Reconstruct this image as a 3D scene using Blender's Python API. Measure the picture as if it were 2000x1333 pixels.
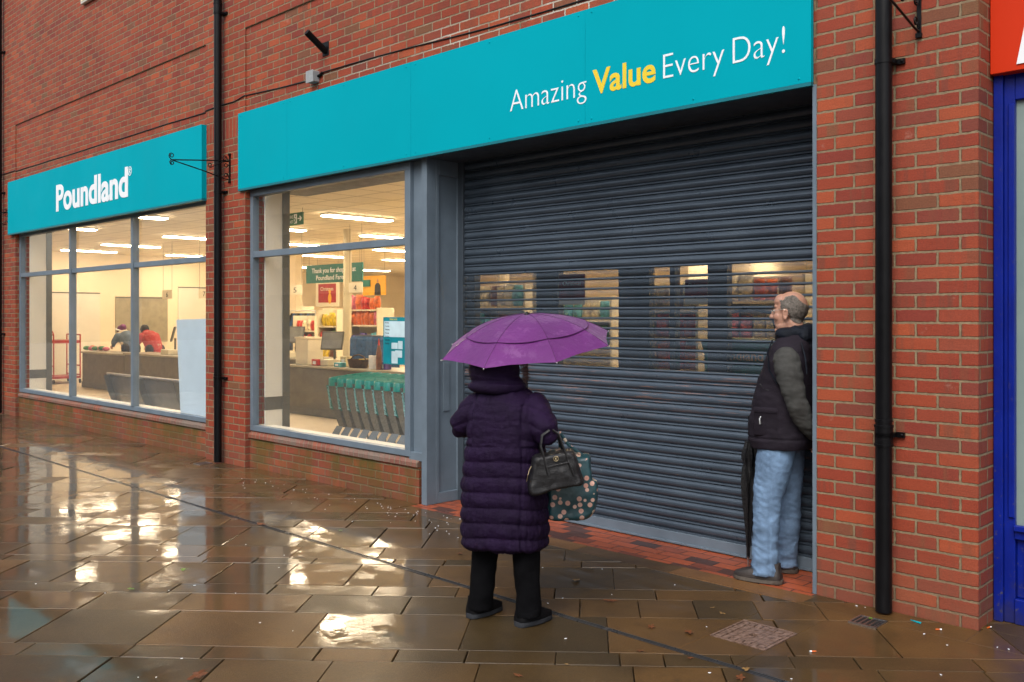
import bpy, bmesh, math, random
from mathutils import Vector, Matrix, noise
R = math.radians
random.seed(7)
scene = bpy.context.scene
for o in list(bpy.data.objects): bpy.data.objects.remove(o)
C = scene.collection

# ------------------------------------------------------------------ camera, world, sun, exposure
FPX = 1815.0; HOR = 617.0; CAMY = -5.036; CAMZ = 1.6; YAW = math.radians(44.442)
cam = bpy.data.cameras.new('camera'); camo = bpy.data.objects.new('camera', cam); C.objects.link(camo)
cam.sensor_width = 36; cam.lens = FPX/2000*36; cam.shift_y = -(666.5-HOR)/2000
cam.clip_start = 0.05; cam.clip_end = 500
camo.location = (0, CAMY, CAMZ); camo.rotation_euler = (R(90), 0, YAW)
scene.camera = camo
world = bpy.data.worlds.new("World"); scene.world = world; world.use_nodes = True
wn = world.node_tree.nodes; wl = world.node_tree.links; wn.clear()
wo = wn.new('ShaderNodeOutputWorld'); bg = wn.new('ShaderNodeBackground'); sky = wn.new('ShaderNodeTexSky'); hs = wn.new('ShaderNodeHueSaturation')
sky.sky_type = 'NISHITA'; sky.sun_disc = False
SUN_EL, SUN_AZ = 50, 160
sky.sun_elevation = R(SUN_EL); sky.sun_rotation = R(SUN_AZ); sky.dust_density = 4; sky.air_density = 1.2
hs.inputs['Saturation'].default_value = 0.5
wl.new(sky.outputs[0], hs.inputs['Color']); wl.new(hs.outputs[0], bg.inputs[0]); wl.new(bg.outputs[0], wo.inputs[0])
bg.inputs[1].default_value = 0.10
sun = bpy.data.lights.new('sun', 'SUN'); suno = bpy.data.objects.new('sun', sun); C.objects.link(suno)
sun.energy = 0.7; sun.angle = R(40); sun.color = (1, .97, .93)
az = R(SUN_AZ); el = R(SUN_EL)
sd = Vector((math.sin(az)*math.cos(el), math.cos(az)*math.cos(el), math.sin(el)))
suno.rotation_euler = sd.to_track_quat('Z', 'Y').to_euler(); suno.location = (0, -8, 12)
scene.view_settings.view_transform = 'Standard'; scene.view_settings.look = 'None'
scene.view_settings.gamma = 1; scene.view_settings.exposure = 0.98
scene.render.resolution_x = 1024; scene.render.resolution_y = 682

# ------------------------------------------------------------------ surveying helpers (photo 2000x1333 -> world)
fw = (-math.sin(YAW), math.cos(YAW)); rt = (math.cos(YAW), math.sin(YAW))
def ray(px, py):
    u = (px-1000)/FPX; v = (HOR-py)/FPX
    return fw[0]+u*rt[0], fw[1]+u*rt[1], v
def onY(px, py, Y):
    d = ray(px, py); t = (Y-CAMY)/d[1]; return Vector((t*d[0], Y, CAMZ+t*d[2]))
def onZ(px, py, Z=0.0):
    d = ray(px, py); t = (Z-CAMZ)/d[2]; return Vector((t*d[0], CAMY+t*d[1], Z))
def PX(px, Y): return onY(px, 600, Y).x

# ------------------------------------------------------------------ mesh + object helpers
WM = {}
def wm(o): return WM.get(o.name, Matrix.Identity(4)) if o else Matrix.Identity(4)
def tag(o, label=None, cat=None, group=None, kind=None):
    if label: o['label'] = label
    if cat: o['category'] = cat
    if group: o['group'] = group
    if kind: o['kind'] = kind
    return o
def thing(name, label, cat, loc=(0,0,0), rz=0, group=None):
    o = bpy.data.objects.new(name, None); C.objects.link(o); o.empty_display_size = .1
    o.location = loc; o.rotation_euler = (0,0,rz)
    WM[o.name] = Matrix.Translation(Vector(loc)) @ Matrix.Rotation(rz, 4, 'Z')
    return tag(o, label, cat, group)
def finish(me, name, mat, parent, local, smooth, label=None):
    o = bpy.data.objects.new(name, me); C.objects.link(o)
    for m in (mat if isinstance(mat, (list, tuple)) else [mat]):
        if m: me.materials.append(m)
    M = wm(parent)
    if not local: me.transform(M.inverted())
    if parent: o.parent = parent
    WM[o.name] = M
    if smooth is not None:
        me.shade_smooth(); me.set_sharp_from_angle(angle=R(smooth))
    if label: o['label'] = label
    return o
class MB:
    def __init__(s): s.v = []; s.f = []; s.m = []; s.M = None; s.k = 0
    def add(s, vs, fs, k=None):
        n = len(s.v)
        if s.M is not None: vs = [s.M @ Vector(p) for p in vs]
        s.v += [tuple(p) for p in vs]; s.f += [tuple(i+n for i in f) for f in fs]; s.m += [s.k if k is None else k]*len(fs); return s
    def box(s, x0, x1, y0, y1, z0, z1, k=None):
        x0,x1 = min(x0,x1),max(x0,x1); y0,y1 = min(y0,y1),max(y0,y1); z0,z1 = min(z0,z1),max(z0,z1)
        v = [(x0,y0,z0),(x1,y0,z0),(x1,y1,z0),(x0,y1,z0),(x0,y0,z1),(x1,y0,z1),(x1,y1,z1),(x0,y1,z1)]
        return s.add(v, [(0,3,2,1),(4,5,6,7),(0,1,5,4),(1,2,6,5),(2,3,7,6),(3,0,4,7)], k)
    def loft(s, rings, cap=True, k=None, closed=True):
        n = len(rings[0]); v = [p for r in rings for p in r]; f = []
        for i in range(len(rings)-1):
            for j in range(n if closed else n-1):
                a = i*n+j; b = i*n+(j+1) % n; f.append((a, b, b+n, a+n))
        if cap:
            f.append(tuple(range(n))[::-1]); f.append(tuple((len(rings)-1)*n+j for j in range(n)))
        return s.add(v, f, k)
    def tube(s, path, r, seg=8, cap=True, k=None, closed=False, sx=1.0):
        P = [Vector(p) for p in path]; n = len(P); rs = r if isinstance(r, (list, tuple)) else [r]*n
        rings = []; up = None
        for i, p in enumerate(P):
            t = (P[min(i+1,n-1)]-P[max(i-1,0)])
            if t.length < 1e-9: t = Vector((0,0,1))
            t.normalize()
            if up is None: up = t.cross(Vector((0,0,1)) if abs(t.z) < .9 else Vector((1,0,0))).normalized()
            up = (up - t*up.dot(t)).normalized(); w = t.cross(up)
            rings.append([p + (up*math.cos(a)*sx + w*math.sin(a))*rs[i] for a in [2*math.pi*j/seg for j in range(seg)]])
        return s.loft(rings, cap, k)
    def prism(s, poly, axis, a, b, k=None):
        def P(q, t):
            return {'x': (t, q[0], q[1]), 'y': (q[0], t, q[1]), 'z': (q[0], q[1], t)}[axis]
        n = len(poly); v = [P(q, a) for q in poly]+[P(q, b) for q in poly]
        return s.add(v, [tuple(range(n))[::-1], tuple(range(n, 2*n))]+[(i, (i+1) % n, (i+1) % n+n, i+n) for i in range(n)], k)
    def ell(s, c, r, rot=None, nu=16, nv=10, k=None, f=None):
        rings = []; Rm = rot or Matrix.Identity(3)
        for i in range(nv+1):
            ph = math.pi*(i+.0)/nv; ph = min(max(ph, .02), math.pi-.02)
            rings.append([Vector(c)+Rm @ Vector((r[0]*math.sin(ph)*math.cos(t), r[1]*math.sin(ph)*math.sin(t), -r[2]*math.cos(ph))) for t in [2*math.pi*j/nu for j in range(nu)]])
        return s.loft(rings, True, k)
    def build(s, name, mat, parent=None, local=False, smooth=None, bevel=0, label=None, fix=True):
        me = bpy.data.meshes.new(name); me.from_pydata(s.v, [], s.f); me.update()
        me.polygons.foreach_set('material_index', s.m)
        if bevel or fix:
            bm = bmesh.new(); bm.from_mesh(me)
            if fix: bmesh.ops.recalc_face_normals(bm, faces=bm.faces)
            if bevel: bmesh.ops.bevel(bm, geom=[e for e in bm.edges], offset=bevel, segments=1, profile=.7, affect='EDGES', clamp_overlap=True)
            bm.to_mesh(me); bm.free()
        return finish(me, name, mat, parent, local, smooth, label)
def box_obj(name, mat, parent, *b, bevel=0, label=None): return MB().box(*b).build(name, mat, parent, bevel=bevel, label=label)
def remesh(o, vox, smooth_it=4, disp=None, fac=.5):
    dg = bpy.context.evaluated_depsgraph_get()
    m = o.modifiers.new('r', 'REMESH'); m.mode = 'VOXEL'; m.voxel_size = vox; m.use_smooth_shade = True
    if smooth_it:
        s = o.modifiers.new('s', 'SMOOTH'); s.iterations = smooth_it; s.factor = fac
    bpy.context.view_layer.update(); dg = bpy.context.evaluated_depsgraph_get()
    me = bpy.data.meshes.new_from_object(o.evaluated_get(dg)); o.modifiers.clear()
    mats = list(o.data.materials); old = o.data; o.data = me; bpy.data.meshes.remove(old)
    me.materials.clear()
    for x in mats: me.materials.append(x)
    if disp:
        nr = [v.normal.copy() for v in me.vertices]
        for v, n in zip(me.vertices, nr): v.co += disp(v.co, n)
    me.shade_smooth(); return o
def text(s, name, mat, parent, M, size=None, width=None, height=None, offset=0.0, extrude=.002, align='LEFT', spacing=1.0):
    cu = bpy.data.curves.new('t', 'FONT'); cu.body = s; cu.size = 1; cu.extrude = 0.0; cu.offset = offset; cu.align_x = 'LEFT'; cu.space_character = spacing
    cu.resolution_u = 5
    o = bpy.data.objects.new('t', cu); C.objects.link(o); bpy.context.view_layer.update()
    me = bpy.data.meshes.new_from_object(o.evaluated_get(bpy.context.evaluated_depsgraph_get()))
    bpy.data.objects.remove(o); bpy.data.curves.remove(cu)
    xs = [v.co.x for v in me.vertices]; x0, x1 = min(xs), max(xs)
    sy = size if size else 1; sx = (width/(x1-x0)) if width else sy
    ox = -x0 if align == 'LEFT' else -(x0+x1)/2
    bm = bmesh.new(); bm.from_mesh(me)
    g = bmesh.ops.extrude_face_region(bm, geom=bm.faces[:])
    for v in g['geom']:
        if isinstance(v, bmesh.types.BMVert): v.co.z += extrude
    for v in bm.verts: v.co = Vector(((v.co.x+ox)*sx, v.co.y*sy, v.co.z))
    bmesh.ops.recalc_face_normals(bm, faces=bm.faces)
    bm.to_mesh(me); bm.free(); me.transform(M)
    for a_ in list(me.attributes):
        if a_.name in ('sharp_face', 'custom_normal', 'sharp_edge'): me.attributes.remove(a_)
    me.shade_flat()
    return finish(me, name, mat, parent, False, None)
def facing_street(x, y, z, tilt=0):      # text matrix: reads left to right seen from the street
    return Matrix.Translation((x, y, z)) @ Matrix(((1,0,0,0),(0,0,-1,0),(0,1,0,0),(0,0,0,1))) @ Matrix.Rotation(tilt, 4, 'Z')

# ------------------------------------------------------------------ node helpers
class N:
    def __init__(s, name):
        s.mat = bpy.data.materials.new(name); s.mat.use_nodes = True; s.t = s.mat.node_tree; s.t.nodes.clear()
        s.out = s.t.nodes.new('ShaderNodeOutputMaterial')
    def node(s, typ, **kw):
        n = s.t.nodes.new(typ)
        for k, v in kw.items(): setattr(n, k, v)
        return n
    def put(s, inp, v):
        if v is None: return
        if hasattr(v, 'is_output'): s.t.links.new(v, inp)
        else:
            if isinstance(v, (tuple, list)) and len(v) == 3 and inp.type == 'RGBA': v = (*v, 1)
            inp.default_value = v
    def m(s, op, a, b=None, c=None, clamp=False):
        n = s.node('ShaderNodeMath', operation=op, use_clamp=clamp)
        for i, v in enumerate((a, b, c)): s.put(n.inputs[i], v)
        return n.outputs[0]
    def pos(s, obj=False):
        if obj: return s.node('ShaderNodeTexCoord').outputs['Object']
        return s.node('ShaderNodeNewGeometry').outputs['Position']
    def xyz(s, v):
        n = s.node('ShaderNodeSeparateXYZ'); s.put(n.inputs[0], v); return n.outputs
    def vec(s, x, y, z):
        n = s.node('ShaderNodeCombineXYZ')
        for i, v in enumerate((x, y, z)): s.put(n.inputs[i], v)
        return n.outputs[0]
    def scale(s, v, sc):
        n = s.node('ShaderNodeVectorMath', operation='MULTIPLY'); s.put(n.inputs[0], v); n.inputs[1].default_value = sc; return n.outputs[0]
    def noise(s, v, scale, detail=3, rough=.55, dist=0, col=False):
        n = s.node('ShaderNodeTexNoise'); s.put(n.inputs['Vector'], v); s.put(n.inputs['Scale'], scale); n.inputs['Detail'].default_value = detail
        n.inputs['Roughness'].default_value = rough; n.inputs['Distortion'].default_value = dist
        return n.outputs[1 if col else 0]
    def white(s, v):
        n = s.node('ShaderNodeTexWhiteNoise', noise_dimensions='3D'); s.put(n.inputs['Vector'], v); return n.outputs[0]
    def vor(s, v, scale, feat='F1', out=0):
        n = s.node('ShaderNodeTexVoronoi', feature=feat); s.put(n.inputs['Vector'], v); n.inputs['Scale'].default_value = scale; return n.outputs[out]
    def ramp(s, f, stops, interp='LINEAR'):
        n = s.node('ShaderNodeValToRGB'); n.color_ramp.interpolation = interp; s.put(n.inputs[0], f); e = n.color_ramp.elements
        while len(e) > 1: e.remove(e[-1])
        for i, (p, c) in enumerate(stops):
            if not isinstance(c, (tuple, list)): c = (c, c, c)
            q = e[0] if i == 0 else e.new(p); q.position = p; q.color = (*c, 1)
        return n.outputs[0]
    def mr(s, v, a, b, c=0, d=1, smooth=False):
        n = s.node('ShaderNodeMapRange', interpolation_type='SMOOTHSTEP' if smooth else 'LINEAR')
        for i, x in enumerate((v, a, b, c, d)): s.put(n.inputs[i], x)
        return n.outputs[0]
    def mix(s, f, a, b, mode='MIX'):
        n = s.node('ShaderNodeMix', data_type='RGBA', blend_type=mode); s.put(n.inputs['Factor'], f); s.put(n.inputs[6], a); s.put(n.inputs[7], b); return n.outputs[2]
    def mixf(s, f, a, b):
        n = s.node('ShaderNodeMix', data_type='FLOAT'); s.put(n.inputs['Factor'], f); s.put(n.inputs[2], a); s.put(n.inputs[3], b); return n.outputs[0]
    def bump(s, h, dist=.002, strength=1.0, n0=None):
        n = s.node('ShaderNodeBump'); n.inputs['Distance'].default_value = dist; s.put(n.inputs['Strength'], strength); s.put(n.inputs['Height'], h)
        if n0 is not None: s.put(n.inputs['Normal'], n0)
        return n.outputs[0]
    def bsdf(s, color, rough=.6, metal=0, normal=None, out=True, **kw):
        p = s.node('ShaderNodeBsdfPrincipled'); s.put(p.inputs['Base Color'], color); s.put(p.inputs['Roughness'], rough); s.put(p.inputs['Metallic'], metal); s.put(p.inputs['Normal'], normal)
        for k, v in kw.items(): s.put(p.inputs[k], v)
        if out: s.t.links.new(p.outputs[0], s.out.inputs[0])
        return p.outputs[0]
def simple(name, col, rough=.5, metal=0, var=.18, scale=6, bump=0, bscale=60, spec=.5, coat=0, obj=False, **kw):
    n = N(name); p = n.pos(obj)
    nz = n.noise(p, scale, 4); dk = tuple(c*(1-var) for c in col); lt = tuple(min(1, c*(1+var)) for c in col)
    c = n.ramp(nz, [(.3, dk), (.7, lt)])
    r = n.mr(n.noise(p, scale*2.3, 3), .3, .7, rough*.85, min(1, rough*1.12))
    nm = n.bump(n.noise(p, bscale, 3), bump) if bump else None
    kk = {'Specular IOR Level': spec, 'Coat Weight': coat}; kk.update(kw)
    n.bsdf(c, r, metal, nm, **kk)
    return n.mat
def emit(name, col, st):
    n = N(name); e = n.node('ShaderNodeEmission'); e.inputs[0].default_value = (*col, 1); e.inputs[1].default_value = st; n.t.links.new(e.outputs[0], n.out.inputs[0]); return n.mat

# ------------------------------------------------------------------ materials
def brick_mat(name, moss=0.0, sill=False):
    n = N(name); P = n.pos(); x, y, z = n.xyz(P)
    wob = n.noise(P, 9, 2); wob2 = n.noise(P, 55, 3)
    u = n.m('ADD', x, y); v = n.m('SUBTRACT', z, .062)
    u = n.m('ADD', u, n.mr(wob, 0, 1, -.003, .003)); v = n.m('ADD', v, n.mr(n.noise(P, 7.3, 2), 0, 1, -.0035, .0035))
    # soldier course
    sol = n.m('MULTIPLY', n.m('GREATER_THAN', z, 3.513), n.m('LESS_THAN', z, 3.736))
    if sill: sol = n.m('ADD', sol, 1.0, clamp=True)
    u2 = n.m('SUBTRACT', z, 3.512); v2 = u
    if sill: u2 = n.m('MULTIPLY', z, .01); u2 = n.m('ADD', u2, .11)
    U = n.mixf(sol, u, u2); V = n.mixf(sol, v, v2)
    row = n.m('FLOOR', n.m('DIVIDE', V, .075)); fz = n.m('FRACT', n.m('DIVIDE', V, .075))
    off = n.m('MULTIPLY', n.m('MULTIPLY', n.m('FLOORED_MODULO', row, 2.0), .5), n.m('SUBTRACT', 1.0, sol))
    ub = n.m('ADD', n.m('ADD', n.m('DIVIDE', U, .225), off), n.m('MULTIPLY', n.m('SUBTRACT', 1.0, sol), .07))
    cidx = n.m('FLOOR', ub); fu = n.m('FRACT', ub)
    du = n.m('MULTIPLY', n.m('MINIMUM', fu, n.m('SUBTRACT', 1.0, fu)), .225)
    dv = n.m('MULTIPLY', n.m('MINIMUM', fz, n.m('SUBTRACT', 1.0, fz)), .075)
    # rounded minimum
    d = n.m('SMOOTH_MIN', du, dv, .006)
    d = n.m('ADD', d, n.m('ADD', n.mr(wob2, .25, .75, -.0026, .0022), n.mr(n.noise(P, 20, 3, .6), .62, .74, 0, -.004)))
    mask = n.mr(d, .0046, .0074, 0, 1, True)
    rnd = n.white(n.vec(cidx, row, sol)); rnd2 = n.white(n.vec(row, cidx, 4.7))
    col = n.ramp(rnd, [(0, (.36,.066,.027)), (.25, (.29,.048,.024)), (.45, (.42,.088,.033)), (.66, (.25,.042,.027)), (.82, (.34,.075,.034)), (.94, (.23,.048,.033)), (1, (.21,.09,.042))])
    # firing stripes across the brick and sandy grain
    st = n.noise(n.vec(n.m('MULTIPLY', ub, 2.2), row, n.m('MULTIPLY', rnd, 9)), 1.6, 2)
    col = n.mix(n.m('MULTIPLY', n.mr(st, .50, .62, 0, 1), n.mr(rnd2, .25, .9, .0, .8)), col, n.mix(n.mr(rnd, 0, 1, 0, 1), (.19,.045,.032), (.22,.10,.045)))
    g = n.noise(P, 130, 4, .7); col = n.mix(.5, col, n.mix(1.0, col, n.ramp(g, [(.25, .38), (.7, 1.55)]), 'MULTIPLY'))
    big = n.noise(P, .8, 4); col = n.mix(1.0, col, n.ramp(big, [(.3, .76), (.7, 1.04)]), 'MULTIPLY'); stk = n.mr(n.noise(n.scale(P, (5, 5, .25)), 1.3, 4), .56, .72, 0, .35); col = n.mix(stk, col, (.15,.05,.033))
    mort = n.ramp(n.noise(P, 35, 4), [(.3, (.20,.145,.085)), (.7, (.31,.23,.135))])
    eff = n.m('MULTIPLY', n.mr(n.m('ABSOLUTE', n.m('SUBTRACT', z, 3.82)), .05, .25, 1, 0), n.m('MULTIPLY', n.mr(x, -8.2, -5.8, 0, .8), n.mr(n.noise(P, 2.5, 3), .35, .6, 0, 1)))
    mort = n.mix(eff, mort, (.62,.55,.47))
    c = n.mix(mask, mort, col)
    c = n.mix(n.m('MULTIPLY', n.mr(n.noise(P, 6, 5, .7), .64, .74, 0, .28), mask), c, (.5,.38,.3))   # lime bloom
    damp = n.m('MULTIPLY', n.mr(z, .02, .42, 1, 0), n.mr(n.noise(P, 3, 4), .3, .7, .35, 1))
    c = n.mix(n.m('MULTIPLY', damp, .62), c, (.16,.085,.055))
    if moss:
        mo = n.m('MULTIPLY', n.mr(n.noise(n.scale(P, (1, 1, .45)), 2.6, 5, .65), .40, .60, 0, 1), n.mr(z, .0, .35, .45, 1))
        c = n.mix(n.m('MULTIPLY', mo, moss), c, (.095,.082,.014))
    if sill:
        c = n.mix(n.mr(n.noise(P, 2.2, 4), .38, .62, .25, .85), c, (.20,.165,.135))
    hgt = n.m('ADD', mask, n.m('MULTIPLY', g, .22)); hgt = n.m('ADD', hgt, n.m('MULTIPLY', n.noise(P, 30, 3), .3))
    nm = n.bump(hgt, .009, 1.0)
    n.bsdf(c, n.mr(g, .2, .8, .6, .85), 0, nm, **{'Specular IOR Level': .35})
    return n.mat
def paving_mat(name, base, tilted=True):
    n = N(name); P = n.pos()
    at = n.node('ShaderNodeAttribute', attribute_name='slab'); r1, r2, r3 = n.xyz(at.outputs['Color'])
    nz = n.noise(P, 2.2, 5, .6, .3); fine = n.noise(P, 90, 4, .6); vf = n.noise(P, 320, 2)
    c = n.ramp(nz, [(.25, tuple(q*.62 for q in base)), (.5, base), (.75, tuple(q*1.35 for q in base))])
    c = n.mix(1.0, c, n.ramp(r1, [(0, (.58,.62,.62)), (.5, (1,1,1)), (1, (1.4,1.22,1.0))]), 'MULTIPLY')
    c = n.mix(1.0, c, n.ramp(fine, [(.3, .8), (.7, 1.2)]), 'MULTIPLY')
    c = n.mix(n.mr(n.noise(P, 5, 5, .7, .6), .58, .74, 0, .5), c, tuple(q*.45 for q in base))
    wet = n.noise(n.vec(n.xyz(P)[0], n.xyz(P)[1], n.m('MULTIPLY', r2, 7.0)), 1.5, 4, .6)
    px_ = n.xyz(P)[0]; pud = n.mr(n.m('ADD', n.m('ADD', wet, n.mr(r2, 0, 1, -.1, .1)), n.mr(px_, -3.2, -5.6, -.05, .12)), .42, .60, 0, 1, True)
    rough = n.m('ADD', n.mr(pud, 0, 1, .20, .02), n.m('MULTIPLY', n.mr(vf, .3, .7, 0, .08), n.m('SUBTRACT', 1.0, pud)))
    hb = n.m('ADD', n.m('MULTIPLY', n.noise(n.scale(P, (1, 1, 1)), 38, 3, .6), n.mixf(pud, 1.0, .10)), n.m('MULTIPLY', n.noise(P, 150, 3), n.mixf(pud, .9, n.mr(n.noise(P, 4.2, 3), .48, .62, 0, .22))))
    hb = n.m('ADD', hb, n.m('MULTIPLY', n.noise(P, 5.5, 2), .16))
    nm = n.bump(hb, .0011, 1.0)
    n.bsdf(c, .55, 0, nm, **{'Coat Weight': n.mixf(pud, .42, .95), 'Coat Roughness': rough, 'Coat IOR': 1.34, 'Coat Normal': nm, 'Specular IOR Level': .3})
    return n.mat
def glass_mat(name, tint=(1,1,1), dirt=.03, drops=.0):
    n = N(name); P = n.pos(); x, y, z = n.xyz(P)
    tr = n.node('ShaderNodeBsdfTransparent'); n.put(tr.inputs[0], tint)
    gl = n.node('ShaderNodeBsdfGlossy'); gl.inputs['Roughness'].default_value = .0; gl.inputs[0].default_value = (1,1,1,1)
    lw = n.node('ShaderNodeLayerWeight'); lw.inputs[0].default_value = .5
    fr = n.m('ADD', n.m('MULTIPLY', n.m('POWER', lw.outputs[1], 5.0), .92), .045)
    mx = n.node('ShaderNodeMixShader'); n.put(mx.inputs[0], fr); n.t.links.new(tr.outputs[0], mx.inputs[1]); n.t.links.new(gl.outputs[0], mx.inputs[2])
    df = n.node('ShaderNodeBsdfDiffuse'); df.inputs[0].default_value = (.62,.62,.6,1)
    dr = n.m('MULTIPLY', n.mr(n.noise(P, 140, 3, .6), .55, .66, 0, 1), n.mr(z, .45, 1.9, drops, 0))
    mk = n.m('ADD', n.mr(n.noise(P, 1.6, 4), .3, .8, dirt*.4, dirt*1.6), dr)
    m2 = n.node('ShaderNodeMixShader'); n.put(m2.inputs[0], mk); n.t.links.new(mx.outputs[0], m2.inputs[1]); n.t.links.new(df.outputs[0], m2.inputs[2])
    n.t.links.new(m2.outputs[0], n.out.inputs[0]); return n.mat
M = {}
M['brick'] = brick_mat('red_brick'); M['brick_moss'] = brick_mat('mossy_red_brick', moss=.95); M['brick_sill'] = brick_mat('weathered_sill_brick', sill=True)
M['paving'] = paving_mat('wet_sandstone', (.074,.043,.0145)); M['band'] = paving_mat('wet_edge_stone', (.125,.066,.026))
M['soil'] = simple('joint_dirt', (.02,.016,.012), .5, var=.3, scale=20)
M['teal'] = simple('teal_sign_panel', (.0,.36,.45), .6, var=.04, scale=.7, spec=.04)
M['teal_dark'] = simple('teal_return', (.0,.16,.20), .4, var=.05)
M['white'] = simple('white_vinyl', (.86,.89,.92), .6, var=.02, spec=.1)
M['yellow'] = simple('yellow_vinyl', (.85,.62,.03), .5, var=.02)
M['frame'] = simple('grey_blue_powder_coat', (.145,.19,.235), .38, var=.12, scale=5, bump=.0004, bscale=180)
M['frame_dark'] = simple('dark_grey_blue_steel', (.05,.066,.085), .45, var=.15, scale=4, bump=.0005, bscale=120)
M['black'] = simple('black_pipe_paint', (.004,.004,.005), .36, var=.3, scale=9, bump=.0002, bscale=40, spec=.22)
M['black_matt'] = simple('black_matt', (.012,.012,.012), .6)
M['greybox'] = simple('grey_plastic', (.32,.34,.35), .5, var=.1, scale=30)
M['cable'] = simple('black_cable', (.01,.01,.01), .6)
M['cream'] = simple('cream_wall', (.80,.70,.52), .75, var=.05, scale=1.0)
M['creamcol'] = simple('cream_column', (.60,.53,.36), .6, var=.04, scale=2)
M['shopfloor'] = simple('vinyl_floor', (.62,.53,.39), .5, var=.03, scale=1.2, spec=.3)
M['whitepanel'] = simple('white_laminate', (.70,.68,.60), .5, var=.04, scale=2)
M['darkpost'] = simple('dark_grey_laminate', (.10,.10,.085), .5, var=.15, scale=8)
M['counter'] = simple('grey_counter', (.125,.112,.085), .5, var=.2, scale=5)
M['countertop'] = simple('counter_top', (.30,.27,.19), .35, var=.12, scale=6)
M['steel'] = simple('brushed_steel', (.55,.56,.57), .32, 1.0, var=.08, scale=20)
M['lamp'] = emit('fluorescent_lamp', (1,.80,.54), 29)
M['glass'] = glass_mat('shop_glass', dirt=.02, drops=.05)
M['frost'] = simple('frosted_white_sheet', (.55,.68,.76), .8, var=.05, scale=3)
M['red'] = simple('red_plastic', (.42,.03,.02), .45)
M['redposter'] = simple('red_poster', (.34,.015,.02), .6, var=.2, scale=8)
def ceiling_mat():
    n = N('ceiling_tiles'); x, y, z = n.xyz(n.pos())
    def edge(a): 
        f = n.m('FRACT', n.m('DIVIDE', a, .6)); return n.m('MINIMUM', f, n.m('SUBTRACT', 1.0, f))
    d = n.m('MINIMUM', edge(x), edge(y)); mk = n.mr(d, .012, .03, 0, 1)
    r = n.white(n.vec(n.m('FLOOR', n.m('DIVIDE', x, .6)), n.m('FLOOR', n.m('DIVIDE', y, .6)), 0.0))
    c = n.mix(mk, (.40,.33,.22), n.ramp(r, [(0, (.72,.63,.46)), (1, (.79,.70,.52))]))
    n.bsdf(c, .8); return n.mat
M['ceiling'] = ceiling_mat()

# ------------------------------------------------------------------ the setting: pavement
S = lambda o, lab=None: tag(o, lab, None, None, 'structure')
S(MB().add([(-60,-60,-.05),(60,-60,-.05),(60,.0,-.05),(-60,.0,-.05)], [(0,1,2,3)]).build('ground', M['soil']))
th = math.atan2(150, FPX)
E1 = Vector((fw[0]*math.cos(th)+rt[0]*math.sin(th), fw[1]*math.cos(th)+rt[1]*math.sin(th), 0)); E2 = Vector((E1.y, -E1.x, 0)); E2b = E2+E1*.035
def clip(poly, a, b, c):        # keep a*x+b*y<=c
    out = []
    for i in range(len(poly)):
        p, q = poly[i], poly[(i+1) % len(poly)]; dp = a*p[0]+b*p[1]-c; dq = a*q[0]+b*q[1]-c
        if dp <= 0: out.append(p)
        if (dp < 0 < dq) or (dq < 0 < dp):
            t = dp/(dp-dq); out.append((p[0]+(q[0]-p[0])*t, p[1]+(q[1]-p[1])*t))
    return out
slab_v = []; slab_f = []; slab_c = []
rs = random.Random(11)
def add_slab(poly, hz, tx, ty, cx, cy, colr):
    if len(poly) < 3: return
    ar = abs(sum(poly[i][0]*poly[(i+1) % len(poly)][1]-poly[(i+1) % len(poly)][0]*poly[i][1] for i in range(len(poly))))/2
    if ar < 1e-4: return
    n = len(slab_v); k = len(poly)
    zf = lambda p: hz+(p[0]-cx)*tx+(p[1]-cy)*ty
    mx = sum(p[0] for p in poly)/k; my = sum(p[1] for p in poly)/k
    ins = []
    for p in poly:
        d = math.hypot(p[0]-mx, p[1]-my); t = max(0, 1-.004/d) if d > 0 else 1
        ins.append((mx+(p[0]-mx)*t, my+(p[1]-my)*t))
    slab_v.extend([(p[0], p[1], zf(p)) for p in ins]); slab_v.extend([(p[0], p[1], zf(p)-.0025) for p in poly]); slab_v.extend([(p[0], p[1], -.049) for p in poly])
    slab_f.append(tuple(n+i for i in range(k))); slab_c.append(colr)
    for i in range(k):
        j = (i+1) % k
        slab_f.append((n+i, n+k+i, n+k+j, n+j)); slab_f.append((n+k+i, n+2*k+i, n+2*k+j, n+k+j)); slab_c.extend([colr, colr])
rows = [1.2,1.75,2.05,2.6,2.85,3.2,3.73,4.27,4.43,4.955,5.27,5.46,5.93,6.07,6.37,6.95,7.2]
ww = [.3,.55,.2,.42,.3,.6]
i = 0
while rows[-1] < 17: rows.append(rows[-1]+ww[i % 6]*rs.uniform(.9, 1.1)); i += 1
fixed = {4.955: [-.047,.273,.579,.913,1.252], 4.43: [-3.6,-2.8,-2.2,-1.4,-.622,.094,.965], 4.27: [-.154,.142,.35,.662,.934,1.23], 5.46: [-3.237,-2.69,-2.287,-1.868,-1.45,-.95,-.4], 3.73: [-2.225,-1.692,-1.182,-.5,.2]}
PL_, PM0_, PM1_ = -16.03, -9.748, -8.885
MH = (-2.56,-2.245,-1.02,-.685)
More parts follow.
